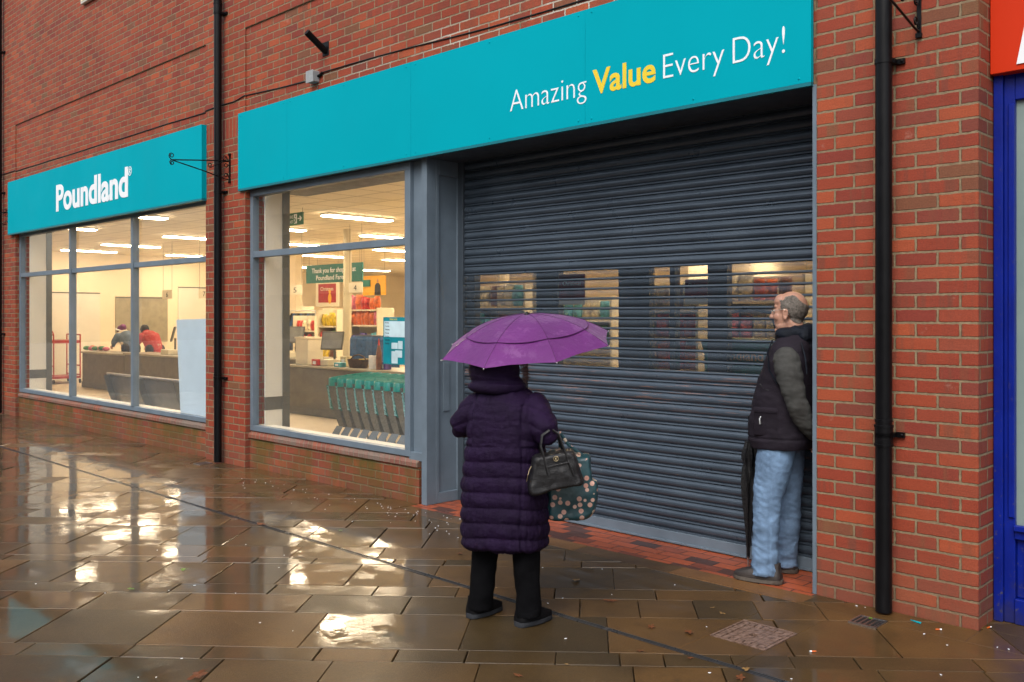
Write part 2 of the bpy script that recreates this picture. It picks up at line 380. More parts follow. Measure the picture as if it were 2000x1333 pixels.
for ri in range(len(rows)-1):
    v0, v1 = rows[ri], rows[ri+1]; w = v1-v0
    cuts = list(fixed.get(rows[ri], [0+rs.uniform(0, .4)]))
    step = lambda: rs.uniform(.85, 1.5)*(.30+.55*w) if w < .45 else rs.uniform(.36, .70)
    while cuts[0] > -13: cuts.insert(0, cuts[0]-step())
    while cuts[-1] < 13: cuts.append(cuts[-1]+step())
    for ui in range(len(cuts)-1):
        u0, u1 = cuts[ui], cuts[ui+1]; g = rs.choice([.0015,.0025,.003,.005]); g2 = rs.choice([.0015,.002,.003])
        P4 = [E2b*a+E1*b for a, b in ((u0+g, v0+g2), (u1-g, v0+g2), (u1-g, v1-g2), (u0+g, v1-g2))]
        poly = [(p.x, p.y+CAMY) for p in P4]
        cx = sum(p[0] for p in poly)/4; cy = sum(p[1] for p in poly)/4
        if cy > 1 or cx > 6 or cx < -24 or cy < -12: continue
        hz = rs.uniform(-.0012, .0012); tx = rs.gauss(0, .0030); ty = rs.gauss(0, .0030)
        colr = (rs.random(), rs.random(), rs.random(), 1)
        A = clip(poly, 0, 1, -.225)
        parts = [clip(A, 0, 1, -1.327), clip(A, 0, -1, 1.287)]
        B = clip(poly, 0, -1, .225); Bp = clip(B, 0, 1, -.009); Bw = clip(B, 0, 1, .042)
        parts += [clip(Bp, 1, 0, PL_), clip(clip(Bw, -1, 0, -PL_), 1, 0, PM0_), clip(clip(Bp, -1, 0, -PM0_), 1, 0, PM1_), clip(clip(Bw, -1, 0, -PM1_), 1, 0, -6.10), clip(clip(Bp, -1, 0, 2.50), 1, 0, -1.604), clip(clip(clip(B, 0, 1, .04), -1, 0, 1.604), 1, 0, 9)]
        # extend the blue shop apron (recess to Y=.25)
        D = clip(clip(clip(poly, 0, -1, -.04), 0, 1, .26), -1, 0, 1.62); parts.append(D)
        done = []
        for q in parts:     # hole for the inspection cover
            if len(q) < 3: continue
            x0, x1, y0, y1 = MH
            if max(p[0] for p in q) > x0 and min(p[0] for p in q) < x1 and max(p[1] for p in q) > y0 and min(p[1] for p in q) < y1:
                done += [clip(q, 1, 0, x0), clip(q, -1, 0, -x1)]
                mid = clip(clip(q, -1, 0, -x0), 1, 0, x1); done += [clip(mid, 0, 1, y0), clip(mid, 0, -1, -y1)]
            else: done.append(q)
        for q in done: add_slab(q, hz, tx, ty, cx, cy, colr)
me = bpy.data.meshes.new('pavement'); me.from_pydata(slab_v, [], slab_f); me.update()
ca = me.color_attributes.new('slab', 'FLOAT_COLOR', 'CORNER')
for poly, cc in zip(me.polygons, slab_c):
    for li in poly.loop_indices: ca.data[li].color = cc
bm = bmesh.new(); bm.from_mesh(me); bmesh.ops.recalc_face_normals(bm, faces=bm.faces)
for f in bm.faces:
    if abs(f.normal.z) > .9 and f.normal.z < 0: f.normal_flip()
bm.to_mesh(me); bm.free()
S(finish(me, 'pavement', M['paving'], None, True, None))
# stone edge band in front of the entrance
slab_v = []; slab_f = []; slab_c = []
x = -6.09
while x < -2.5:
    x2 = min(-2.47, x+rs.uniform(.55, .95)); g = .0015
    add_slab([(x+g, -.222), (x2-g, -.222), (x2-g, -.052), (x+g, -.052)], rs.uniform(-.001, .001), 0, rs.gauss(0, .002), x, -.13, (rs.random(), rs.random(), rs.random(), 1)); x = x2
me = bpy.data.meshes.new('edge_stones'); me.from_pydata(slab_v, [], slab_f); me.update()
ca = me.color_attributes.new('slab', 'FLOAT_COLOR', 'CORNER')
for poly, cc in zip(me.polygons, slab_c):
    for li in poly.loop_indices: ca.data[li].color = cc
S(finish(me, 'pavement_edge', M['band'], None, True, None))
# red quarry tiles of the entrance
def tile_mat():
    n = N('wet_quarry_tiles'); P = n.pos(); x, y, z = n.xyz(P)
    th = R(-14); a = n.m('ADD', n.m('MULTIPLY', x, math.cos(0)), 0.0); b = y
    row = n.m('FLOOR', n.m('DIVIDE', b, .105)); fy = n.m('FRACT', n.m('DIVIDE', b, .105))
    ux = n.m('ADD', n.m('DIVIDE', a, .21), n.m('MULTIPLY', n.m('FLOORED_MODULO', row, 2.0), .5)); fx = n.m('FRACT', ux); cx = n.m('FLOOR', ux)
    d = n.m('MINIMUM', n.m('MULTIPLY', n.m('MINIMUM', fx, n.m('SUBTRACT', 1.0, fx)), .21), n.m('MULTIPLY', n.m('MINIMUM', fy, n.m('SUBTRACT', 1.0, fy)), .105))
    mk = n.mr(d, .0022, .0062, 0, 1, True); r = n.white(n.vec(cx, row, 1.0))
    c = n.ramp(r, [(0, (.28,.062,.022)), (.4, (.40,.085,.028)), (.70, (.26,.055,.022)), (.82, (.10,.035,.022)), (1, (.05,.025,.02))])
    st = n.mr(n.noise(P, 7, 4, .6), .55, .75, 0, .6); c = n.mix(st, c, (.09,.03,.02)); c = n.mix(mk, (.022,.015,.012), c)
    h = n.m('ADD', n.m('MULTIPLY', mk, 1.0), n.m('MULTIPLY', n.noise(P, 60, 3), .4))
    nm = n.bump(h, .0015)
    n.bsdf(c, .5, 0, nm, **{'Coat Weight': .35, 'Coat Roughness': n.mr(n.noise(P, 3, 3), .4, .6, .15, .4), 'Coat Normal': nm}); return n.mat
M['tiles'] = tile_mat()
S(MB().box(-6.09, -2.47, -.052, .60, -.049, -.001).build('entrance_tiles', M['tiles']))

# slot drain
dr = thing('slot_drain', 'long narrow twin-slot steel drain channel running across the wet paving', 'drain', (-6, -1.307, 0))
mb = MB(); x = -18.0
while x < 2.6:
    x2 = x+1.0
    mb.box(x+.003, x2-.003, -1.325, -1.319, -.03, .0015); mb.box(x+.003, x2-.003, -1.309, -1.305, -.03, .0010); mb.box(x+.003, x2-.003, -1.295, -1.289, -.03, .0015)
    mb.box(x+.003, x+.030, -1.319, -1.295, -.03, .0005); x = x2
mb.build('channel_rail', simple('wet_channel_steel', (.13,.13,.135), .3, .7, var=.2), dr)
MB().box(-18, 2.6, -1.3255, -1.2885, -.045, -.03).build('channel_base', M['black_matt'], dr)

# inspection cover
def cover_mat():
    n = N('rusty_concrete_cover'); P = n.pos(); x, y, z = n.xyz(P)
    c = n.ramp(n.noise(P, 40, 4, .6), [(.35, (.10,.058,.04)), (.5, (.19,.115,.08)), (.65, (.27,.18,.14))])
    h = n.noise(P, 110, 4, .7); nm = n.bump(h, .003)
    n.bsdf(c, .5, 0, nm, **{'Coat Weight': .4, 'Coat Roughness': .3}); return n.mat
M['cover'] = cover_mat()
x0, x1, y0, y1 = MH
ic = thing('inspection_cover', 'square rusty pink inspection cover with a central lifting hole set in the paving', 'manhole cover', ((x0+x1)/2, (y0+y1)/2, 0))
f = MB()
for b in ((x0+.004, x1-.004, y0+.004, y0+.018), (x0+.004, x1-.004, y1-.018, y1-.004), (x0+.004, x0+.018, y0+.018, y1-.018), (x1-.018, x1-.004, y0+.018, y1-.018)): f.box(b[0]+.002*(b[0] < x0+.01)+0, b[1], b[2], b[3], -.045, .001)
f.build('cover_frame', M['cover'], ic)
p = MB(); n_ = 7
xa, xb, ya, yb = x0+.021, x1-.021, y0+.021, y1-.021
for i in range(n_):
    for j in range(n_):
        if i == 3 and j == 3: continue
        dx = (xb-xa)/n_; dy = (yb-ya)/n_; gp = .0035 if (i in (0,6) or j in (0,6)) else .0018
        h = .0 if (i in (0,6) or j in (0,6)) else -.003
        p.box(xa+i*dx+gp, xa+(i+1)*dx-gp, ya+j*dy+gp, ya+(j+1)*dy-gp, -.04, h)
p.build('cover_plate', M['cover'], ic); MB().box(xa, xb, ya, yb, -.045, -.041).build('cover_pit', M['black_matt'], ic)
def gully(cx, cy, lab):
    g = thing('gully_grate', lab, 'drain grate', (cx, cy, 0), 0, 'gully grates below the downpipes')
    m = MB(); w = .075
    for b in ((-w,w,-w,-w+.01), (-w,w,w-.01,w), (-w,-w+.01,-w+.01,w-.01), (w-.01,w,-w+.01,w-.01)): m.box(cx+b[0], cx+b[1], cy+b[2], cy+b[3], .0, .006)
    for i in range(5):
        t = -w+.022+i*.0265; m.box(cx+t, cx+t+.008, cy-w+.01, cy+w-.01, .0, .005)
    m.build('grate_bars', M['steel'], g); MB().box(cx-w+.01, cx+w-.01, cy-w+.01, cy+w-.01, .0005, .002).build('grate_pit', M['black_matt'], g)
gully(-2.07, -.27, 'small square metal grate beside the near black downpipe, weed growing in it')
gully(-9.42, -.20, 'small square metal grate beside the far black downpipe between the windows')

# ------------------------------------------------------------------ the building
bld = thing('brick_building', 'red brick shop building with two lit display windows and a wide shuttered entrance', 'building', (-9, 0, 0))
w = MB()
PL, PM0, PM1, PR0, PR1 = -16.03, -9.748, -8.885, -2.488, -1.616
w.box(-22, PL, 0, .35, -.05, 4.64); w.box(PM0, PM1, 0, .35, -.05, 4.64); w.box(PR0, PR1, 0, .60, -.05, 4.64)
w.box(PL, PM0, .014, .35, 2.93, 4.64); w.box(PM1, PR0, .014, .35, 2.93, 4.64)
w.box(-22, PR1, 0, .35, 4.64, 8.2)
w.box(PR1, 4, .14, .60, 3.62, 8.2)
w.build('brick_wall', M['brick'], bld)
for (a, b) in ((PL, PM0), (PM1, -6.10)):
    MB().box(a, b, .055, .30, -.05, .31).build('brick_plinth', M['brick_moss'], bld)
    s = MB(); s.prism([(.035, .311), (.15, .311), (.15, .405), (.088, .388), (.035, .345)], 'x', a, b); s.build('brick_sill', M['brick_sill'], bld)
# side weep of the plinth end is covered by the steel column
def window(name, X0, X1, muls, label):
    wnd = bpy.data.objects.new('window', None); C.objects.link(wnd); wnd.parent = bld; WM[wnd.name] = wm(bld); wnd['label'] = label
    f = MB(); y0, y1 = .055, .13; zb, zt, ztr = .385, 2.925, 2.245; t = .055
    f.box(X0, X1, y0, y1, zb, zb+t); f.box(X0, X1, y0, y1, zt-t*1.2, zt); f.box(X0, X0+t, y0, y1, zb+t, zt-t*1.2); f.box(X1-t, X1, y0, y1, zb+t, zt-t*1.2)
    xs = [X0+t]+sum([[m-.03, m+.03] for m in muls], [])+[X1-t]
    for m in muls: f.box(m-.03, m+.03, y0-.012, y1, zb+t, zt-t*1.2)
    for i in range(0, len(xs), 2): f.box(xs[i], xs[i+1], y0+.004, y1, ztr-.032, ztr+.032)
    f.build('window_frame', M['frame'], wnd, bevel=.003)
    for i in range(0, len(xs), 2):
        for (a, b) in ((zb+t, ztr-.032), (ztr+.032, zt-t*1.2)):
            MB().box(xs[i], xs[i+1], .102, .106, a, b).build('glass_pane', M['glass'], wnd)
    MB().box(X0, X1, .135, .26, .40, .437).build('inner_sill', M['whitepanel'], wnd)
    return wnd
window('w1', PL, PM0-.0, [PX(137, .05), PX(258, .05)], 'three-light shop window with white sheet in its corner')
window('w2', PM1, PX(797, .05), [], 'single-light shop window beside the entrance')
# steel clad column
xc0 = PX(797, .05); xc1 = PX(824, .05); xr = -5.99
c = MB()
c.box(xc0, xc0+.02, .055, .15, .385, 2.925); c.box(xc0+.02, xc1, .095, .15, .385, 2.925); c.box(xc0, xc1, .06, .12, .36, .43)
c.box(xc1, xr, .045, .15, -.0, 2.93)
c.box(xr-.04, xr, .15, .185, 0, 2.93)
c.box(xr-.05, xr-.022, .185, .40, 0, 2.93); c.box(xr-.022, xr, .185, .40, 0.0, .09); c.box(xr-.022, xr, .185, .40, 2.8, 2.93); c.box(xr-.04, xr, .40, .44, 0, 2.93)
c.build('column_cladding', M['frame'], bld, bevel=.0025)
MB().box(xr-.0215, xr-.012, .245, .315, .78, 1.20).build('access_plate', M['frame'], bld, bevel=.002)
MB().box(PM1, PR0, .03, .75, 2.927, 2.938).build('soffit', M['frame_dark'], bld)
MB().box(PR0-.024, PR0-.001, -.004, .06, 0, 2.93).box(PR0-.004, PR0+.001, -.005, -.001, 0, 2.93).build('corner_angle', M['frame'], bld, bevel=.001)
# roller shutter
def slat_mat(name, alpha):
    n = N(name); P = n.pos(); x, y, z = n.xyz(P)
    c = n.ramp(n.noise(n.scale(P, (1, 1, 3)), 3, 5, .65), [(.3, (.050,.070,.095)), (.7, (.078,.104,.136))])
    wear = n.m('MULTIPLY', n.mr(n.noise(n.scale(P, (1.2, 1, 30)), 2.2, 6, .8), .56, .60, 0, .8), n.mr(n.m('ABSOLUTE', n.m('SUBTRACT', z, 1.06)), .05, .22, 1, .0))
    c = n.mix(wear, c, (.30,.16,.12))
    sp = n.mr(n.noise(P, 120, 3), .66, .72, 0, .4); c = n.mix(sp, c, (.3,.32,.33))
    nm = n.bump(n.noise(n.scale(P, (.4, 1, 1)), 22, 3), .0008)
    s_ = n.bsdf(c, n.mr(n.noise(P, 5, 4), .3, .7, .26, .42), .25, nm, out=alpha == 0, **{'Specular IOR Level': .6})
    if alpha:
        tr = n.node('ShaderNodeBsdfTransparent'); mx = n.node('ShaderNodeMixShader')
        n.put(mx.inputs[0], alpha); n.t.links.new(s_, mx.inputs[1]); n.t.links.new(tr.outputs[0], mx.inputs[2]); n.t.links.new(mx.outputs[0], n.out.inputs[0])
    return n.mat
M['slat'] = slat_mat('grey_blue_slats', 0); M['perf'] = slat_mat('perforated_slats', .44)
shut = thing('roller_shutter', 'closed grey roller shutter with a see-through perforated band across the entrance', 'shutter', (-4.2, .43, 0))
def slats(z0, cnt, name, mat, hole=False):
    m = MB(); p = .0745
    for i in range(cnt):
        z = z0+i*p; prof = []
        for q, (dz, dy) in enumerate([(0, .010), (.0022, .010), (.0028, -.007), (.0115, -.0045), (.015, .004), (.022, -.0045), (.031, -.0105), (.042, -.0130), (.053, -.0112), (.063, -.006), (.0705, .001), (.0722, .010), (.0745, .010)]):
            prof.append((z+dz, .43+dy))
        for q in range(len(prof)-1):
            a, b = prof[q], prof[q+1]
            kk = 1 if (hole and 3 < q < 10) else 0
            m.add([(-5.95, a[1], a[0]), (PR0+.05, a[1], a[0]), (PR0+.05, b[1], b[0]), (-5.95, b[1], b[0])], [(0,1,2,3)], kk)
    return m.build(name, mat, shut, smooth=35, fix=False)
slats(.085, 15, 'slat_curtain', M['slat']); slats(.085+15*.0745, 10, 'perforated_curtain', [M['slat'], M['perf']], True); slats(.085+25*.0745, 14, 'slat_curtain', M['slat'])
b = MB(); b.box(-5.94, PR0+.05, .412, .436, .005, .085); b.box(-5.94, PR0+.05, .400, .412, .005, .02); b.build('bottom_rail', M['frame'], shut, bevel=.002)
MB().box(-5.99, -5.925, .398, .455, 0, 2.93).build('guide_channel', M['frame_dark'], shut, bevel=.002)

# fascia signs
def fascia(name, label, X0, X1, yf, z0, z1, seams, rivets):
    t = thing(name, label, 'shop sign', ((X0+X1)/2, yf, z0))
    es = [X0]+seams+[X1]; m = MB()
    for i in range(len(es)-1):
        m.box(es[i]+(.001 if i else 0), es[i+1]-(.001 if i < len(es)-2 else 0), yf, yf+.004, z0, z1)
    m.box(X0+.001, X1-.001, yf+.004, -.001, z0+.001, z1-.001)
    m.build('sign_panel', M['teal'], t)
    MB().box(X0, X1, yf-.001, -.001, z0-.022, z0-.001).build('drip_edge', M['teal_dark'], t)
    if rivets:
        for rx in rivets:
            for rz in (z0+.03, z1-.03):
                MB().ell((rx, yf-.001, rz), (.007, .004, .007), nu=8, nv=5).build('rivet', M['teal'], t, smooth=60)
    return t
f1 = fascia('shop_sign', 'teal sign board with white Poundland name over the far window', -16.204, PX(394, -.06), -.06, 2.91, 3.735, [-14.35, -11.9], [])
seams = [-8.025, -6.105, -4.19]
f2 = fascia('shop_sign', 'long teal sign board reading Amazing Value Every Day! over the shuttered entrance', -8.98, -2.506, -.032, 2.942, 3.742, seams, sum([[s-.06, s+.06] for s in seams], [])+[-7.07, -5.15, -3.3, -2.58, -8.93])
text('Poundland', 'lettering', M['white'], f1, facing_street(-14.10, -.0605, 3.115), size=.515, width=2.44, offset=.030, extrude=.004)
text('®', 'lettering', M['white'], f1, facing_street(-11.66, -.0605, 3.36), size=.16, width=.11, offset=.0, extrude=.003)
for wd, xa, xb, mt, off in (('Amazing', -4.926, -4.177, 'white', -.015), ('Value', -4.122, -3.589, 'yellow', .022), ('Every', -3.529, -3.075, 'white', -.015), ('Day!', -3.015, -2.668, 'white', -.015)):
    text(wd, 'lettering', M[mt], f2, facing_street(xa, -.0325, 3.138), size=.236, width=xb-xa, offset=off, extrude=.002)

# ------------------------------------------------------------------ fittings on the facade
def downpipe(label, cx, cy, r, ztop, collars, lugs):
    t = thing('downpipe', label, 'downpipe', (cx, cy, 0), 0, 'black downpipes on the brick piers')
    MB().tube([(cx, cy, .012), (cx, cy, ztop)], r, 28).build('pipe', M['black'], t, smooth=40)
    for z in collars:
        c = MB()
        for dz, dr, h in ((-.055, .007, .012), (-.043, .004, .09), (.047, .008, .012), (.075, .004, .014)):
            c.tube([(cx, cy, z+dz), (cx, cy, z+dz+h)], r+dr, 28)
        c.build('socket_collar', M['black'], t, smooth=40)
    for z in lugs:
        l = MB()
        l.box(cx+r-.004, cx+r+.045, -.02, -.0005, z-.014, z+.014); l.box(cx-r*.7, cx+r+.01, cy+.01, -.001, z-.012, z+.012); l.tube([(cx, cy, z-.013), (cx, cy, z+.013)], r+.004, 28)
        l.ell((cx+r+.033, -.022, z), (.008, .006, .008), nu=8, nv=6)
        l.build('pipe_bracket', M['black'], t, smooth=40)
yp = -.072
downpipe('black cast downpipe on the near brick pier between shutter and blue shopfront', PX(1726, yp), yp, .043, 8, [.955], [2.965, .96])
downpipe('black cast downpipe on the narrow brick pier between the two lit windows', PX(425.5, yp), yp, .041, 8, [.88, 4.93], [.92, 2.94, 4.88])
downpipe('black downpipe cut off by the left edge of the photo', PX(-2, yp), yp, .043, 8, [1.2], [1.3, 3.6, 5.9])

def bracket(label, X, zb):
    t = thing('sign_bracket', label, 'wall bracket', (X, 0, zb), 0, 'scrolled iron brackets on the brick piers')
    MB().box(X-.011, X+.011, -.012, -.0005, zb, zb+.31).box(X-.016, X+.016, -.02, -.0005, zb-.004, zb+.022).box(X-.016, X+.016, -.02, -.0005, zb+.29, zb+.316).build('back_plate', M['black'], t, bevel=.002)
    tip = (X, -.66, zb+.17)
    a = MB(); a.tube([(X, -.01, zb+.235), (X, -.33, zb+.205), tip], .0065, 8); a.tube([(X, -.01, zb+.03), (X, -.06, zb+.035), (X, -.30, zb+.095), (X, -.52, zb+.14), tip], .0065, 8)
    a.build('arm', M['black'], t, smooth=50)
    def scroll(y, z, r, d, s0, turns=1.2):
        return [(X, y+r*(1-.55*k/14)*math.cos(s0+d*turns*2*math.pi*k/14), z+r*(1-.55*k/14)*math.sin(s0+d*turns*2*math.pi*k/14)) for k in range(15)]
    SC = []
    class _S:
        def tube(self, *a): MB().tube(*a).build('scroll', M['black'], t, smooth=50)
    s = _S()
    s.tube([tip, (X, -.685, zb+.195)]+scroll(-.66, zb+.215, .027, -1, math.pi), .005, 6); s.tube([tip, (X, -.68, zb+.15)]+scroll(-.655, zb+.14, .022, 1, math.pi), .005, 6)
    s.tube([(X, -.02, zb+.23)]+scroll(-.065, zb+.255, .03, 1, 0), .005, 6); s.tube([(X, -.02, zb+.225), (X, -.09, zb+.215), (X, -.2, zb+.155)]+scroll(-.235, zb+.165, .027, -1, -.6), .005, 6)
    s.tube([(X, -.02, zb+.05)]+scroll(-.05, zb+.075, .025, 1, 0), .005, 6); s.tube(scroll(-.05, zb+.185, .026, -1, .5), .005, 6)
bracket('scrolled black iron bracket beside the black downpipe between the two teal signs', -9.2, 3.035)
bracket('scrolled black iron bracket high on the near pier, cut off by the photo top', PX(1796, 0), onY(1796, 74, 0).z)
bracket('small scrolled iron bracket left of the far teal sign', PX(19, 0), 3.03)

st = thing('spotlight_arm', 'stubby black tube lamp arm on a square plate above the long teal sign', 'lamp arm', (-7.4, .02, 4.13))
MB().box(-7.47, -7.37, .006, .024, 4.06, 4.19).build('wall_plate', M['black'], st, bevel=.003)
MB().tube([(-7.42, .01, 4.10), (-7.42, -.20, 4.24)], .032, 16).build('arm_tube', M['black'], st, smooth=40)
jb = thing('junction_box', 'small square grey plastic junction box on the brickwork above the long teal sign', 'junction box', (-7.58, 0, 3.9))
MB().box(-7.645, -7.53, -.055, .024, 3.83, 3.935).build('box_body', M['greybox'], jb, bevel=.006)
MB().box(-7.65, -7.525, -.062, -.0555, 3.825, 3.94).build('box_lid', M['greybox'], jb, bevel=.003)
MB().tube([(-7.53, .0, 3.885), (-7.49, .0, 3.89), (-7.465, .004, 3.91)], .014, 8).build('cable_gland', M['black'], jb, smooth=50)
def wire(name, label, pts, r=.0065):
    P = []
    for i in range(len(pts)-1):
        a, b = Vector(pts[i]), Vector(pts[i+1]); n = max(2, int((b-a).length/.45))
        for k in range(n):
            t = k/n; p = a.lerp(b, t); p.z += -.010*math.sin(math.pi*((k % 2)))+random.uniform(-.006, .004); P.append(p)
    P.append(Vector(pts[-1]))
    tag(MB().tube(P, r, 6).build(name, M['cable'], None, smooth=60), label, 'cable')
wire('wall_cable', 'thin black cable clipped to the bricks above the far Poundland sign', [(-18, -.006, 3.93), (-16.04, -.006, 3.915), (-16.0, .010, 3.91), (-13, .010, 3.90), (-9.77, .010, 3.885), (-9.74, -.006, 3.90), (-9.1, -.006, 3.90), (-8.90, -.006, 3.93), (-8.86, .010, 3.925), (-7.65, .010, 3.875)])
wire('wall_cable', 'black cable running from the grey junction box along above the long teal sign', [(-7.465, .004, 3.91), (-6.6, .010, 3.90), (-5.2, .010, 3.85), (-4.0, .010, 3.83), (-2.6, .010, 3.83)], .006)
al = thing('wall_box', 'cream box high on the wall at the top edge of the photo', 'wall box', tuple(onY(170, 5, 0)))
q = onY(160, 10, -.03); MB().box(q.x, q.x+.62, -.05, -.001, q.z, q.z+.4).build('box_body', M['whitepanel'], al, bevel=.006); MB().box(q.x+.03, q.x+.59, -.056, -.051, q.z+.03, q.z+.37).build('box_face', M['cream'], al)

# ------------------------------------------------------------------ blue neighbour shop
M['blue'] = simple('blue_gloss_paint', (.002,.016,.27), .35, var=.12, scale=3, bump=.0006, bscale=40, spec=.3, coat=.1)
n = N('blue_gloss_paint'); P = n.pos(); c = n.ramp(n.noise(P, 4, 4), [(.3, (.002,.012,.20)), (.7, (.003,.018,.28))]); z_ = n.xyz(P)[2]
c = n.mix(n.m('MULTIPLY', n.mr(n.noise(P, 34, 5, .75), .60, .66, 0, .8), n.mr(z_, .0, 1.4, 1, .25)), c, (.10,.09,.09)); c = n.mix(n.mr(n.m('ADD', n.noise(P, 9, 4), n.m('MULTIPLY', z_, -1.6)), .25, .5, 0, .55), c, (.03,.028,.04)); n.bsdf(c, .38, 0, n.bump(n.noise(P, 30, 3), .001), **{'Specular IOR Level': .3}); M['blue'] = n.mat
M['orange'] = simple('orange_red_panel', (.60,.035,.006), .5, var=.06, scale=1.5, spec=.15)
bs = thing('blue_shopfront', 'glossy blue painted shopfront at the right edge with pale frosted glass', 'shopfront', (-1.0, .25, 0))
X0 = -1.612; G0 = PX(1984, .25)
m = MB(); m.box(X0, X0+.045, .215, .262, 0, 2.86); m.box(X0+.045, G0, .235, .29, 0, 2.86); m.box(G0-.03, G0, .222, .24, .55, 2.7)
m.box(G0, 3, .225, .28, .44, .50); m.box(G0, 3, .205, .24, .485, .515); m.box(G0, 3, .235, .29, 2.72, 2.86); m.box(G0, 3, .225, .29, 0.0, .13)
m.build('frame', M['blue'], bs, bevel=.004)
m = MB(); m.box(G0, 3, .26, .28, .13, .44); m.box(G0+.04, 2.9, .245, .26, .17, .40); m.build('stall_riser', M['blue'], bs, bevel=.006)
n = N('pale_frosted_glass'); n.bsdf(n.ramp(n.noise(n.pos(), 1.5, 4), [(.3, (.20,.27,.25)), (.7, (.28,.35,.32))]), .5, 0, None, **{'Coat Weight': 1.0, 'Coat Roughness': .02, 'Coat IOR': 1.6}); M['paleglass'] = n.mat
MB().box(G0, 3, .262, .27, .51, 2.72).build('glass_pane', M['paleglass'], bs)
MB().box(PR1, 3, .30, .60, 0, 3.62).build('backing_wall', M['black_matt'], bs)
fs = thing('shop_sign', 'orange red sign board with a white slanted letter at the top right corner', 'shop sign', (-1, .165, 2.86))
MB().box(PR1+.004, 3, .165, .295, 2.855, 3.61).build('sign_panel', M['orange'], fs, bevel=.003)
a = onY(1986, 126, .165); b = onY(2000, 58, .165)
sl = (b.x-a.x)/(b.z-a.z); zt = 3.45
MB().prism([(a.x, a.z), (a.x+.13, a.z), (a.x+.13+sl*.10, a.z+.10), (a.x+.33, a.z+.10), (a.x+.33, a.z), (a.x+.46, a.z), (a.x+.30, zt), (a.x+sl*(zt-a.z), zt)], 'y', .1585, .164).build('lettering', M['white'], fs)

# ------------------------------------------------------------------ inside the shop
S(MB().add([(-30,.30,-.006),(-1.9,.30,-.006),(-1.9,20,-.006),(-30,20,-.006)], [(0,1,2,3)]).build('shop_floor', M['shopfloor'], fix=False))
S(MB().add([(-30,.02,3.2),(-1.9,.02,3.2),(-1.9,20,3.2),(-30,20,3.2)], [(3,2,1,0)]).build('shop_ceiling', M['ceiling'], fix=False))
iw = MB(); iw.box(-30, -24.3, .36, 8, -.05, 3.25); iw.box(-30.2, -30, 0.36, 20, -.05, 3.25); iw.box(-30, -1.9, 20, 20.2, -.05, 3.25); iw.box(-1.95, -1.75, .61, 20, -.05, 3.25)
iw.box(-30, PL-.02, .351, .40, -.05, 3.19); iw.box(PM0+.02, PM1-.02, .351, .40, -.05, 3.19); iw.box(-13, -12.7, 14, 20, -.05, 3.19); iw.box(-24.29, -20.5, 8.0, 8.2, -.05, 3.19)
S(iw.build('shop_walls', M['cream']))
for xx, yy, ww_ in ((-14.2, 5.1, .075), (-16.2, 11.2, .13), (-19.4, 5.4, .11), (-6.77, 2.3, .085), (-20.6, 6.9, .14)):
    tag(MB().tube([(xx, yy, -.005), (xx, yy, 3.2)], ww_, 20).build('ceiling_column', M['creamcol'], None, smooth=40), {-14.2: 'slim round cream column beside till sign 4', -16.2: 'round cream column far back behind the goods racks', -19.4: 'cream column behind the far tills seen through the left window', -6.77: 'cream column at the right of the near window', -20.6: 'cream column beside till sign 7'}[xx], 'column')
for i_, (y0_, y1_, z0_, z1_, mt_, lb_) in enumerate(((3.2, 4.6, .0, 2.2, 'whitepanel', 'pale stockroom door panel in the end wall of the shop'), (5.0, 6.4, .9, 2.1, 'countertop', 'faded notice panel on the end wall of the shop'), (6.7, 7.7, 0, 2.4, 'whitepanel', 'narrow pale panel on the end wall of the shop'))):
    t_ = thing('wall_panel', lb_, 'panel', (-24.28, (y0_+y1_)/2, z0_)); box_obj('panel_sheet', M[mt_], t_, -24.299, -24.27, y0_, y1_, max(.001, z0_), z1_); box_obj('panel_trim', M['darkpost'], t_, -24.27, -24.262, y0_, y1_, z1_-.04, z1_-.01)
k = 0
proto = None
def strip(x, y, L, W=.22):
    global proto
    lab = 'ceiling_light'
    rw = ['first', 'second', 'third', 'fourth', 'fifth', 'added sixth', 'added seventh'][min(6, int((y+.3)/2.6))]; cl_ = ['over the right end of the shop', 'right of the slim column', 'over the near till', 'over the slim column', 'over the far tills', 'left of the far tills', 'near the left end wall', 'over the far left corner'][min(7, max(0, int((-x-3)/2.9)))]
    t = thing(lab, 'lit strip light, '+rw+' row from the windows, '+cl_, 'ceiling light', (x, y, 3.17), 0, 'ceiling strip lights inside the shop')
    box_obj('housing', M['whitepanel'], t, x-W/2-.01, x+W/2+.01, y-.01, y+L+.01, 3.168, 3.199)
    box_obj('diffuser', M['lamp'], t, x-W/2, x+W/2, y, y+L, 3.150, 3.167)
strip(-8.7, 1.2, .50, .22); strip(-14.5, 1.3, .45, .22); strip(-17.35, 1.3, .45, .22); strip(-11.6, 1.3, .4, .22)
for xi in (-12.2, -14.75, -17.7, -20.7, -23.1):
    for yi in (3.25, 5.85, 8.4, 11.0): 
        if xi == -23.1 and yi > 7: continue
        strip(xi, yi, 1.25)
for xi, yi in ((-9.4, 16.5), (-12.2, 14), (-14.75, 14), (-20.7, 14), (-12.2, 17), (-17.7, 17), (-23, 17), (-26, 14), (-25.9, 11), (-25.9, 8.6), (-9.4, 5.5), (-9.4, 9), (-6.5, 3), (-6.5, 6), (-6.5, 9.5), (-3.9, 3), (-3.9, 6), (-3.9, 9.5), (-9.4, 13.5), (-17.7, 14), (-23, 14)): strip(xi, yi, 1.25)  # the rearmost rows are extra lamps, added to brighten the back wall
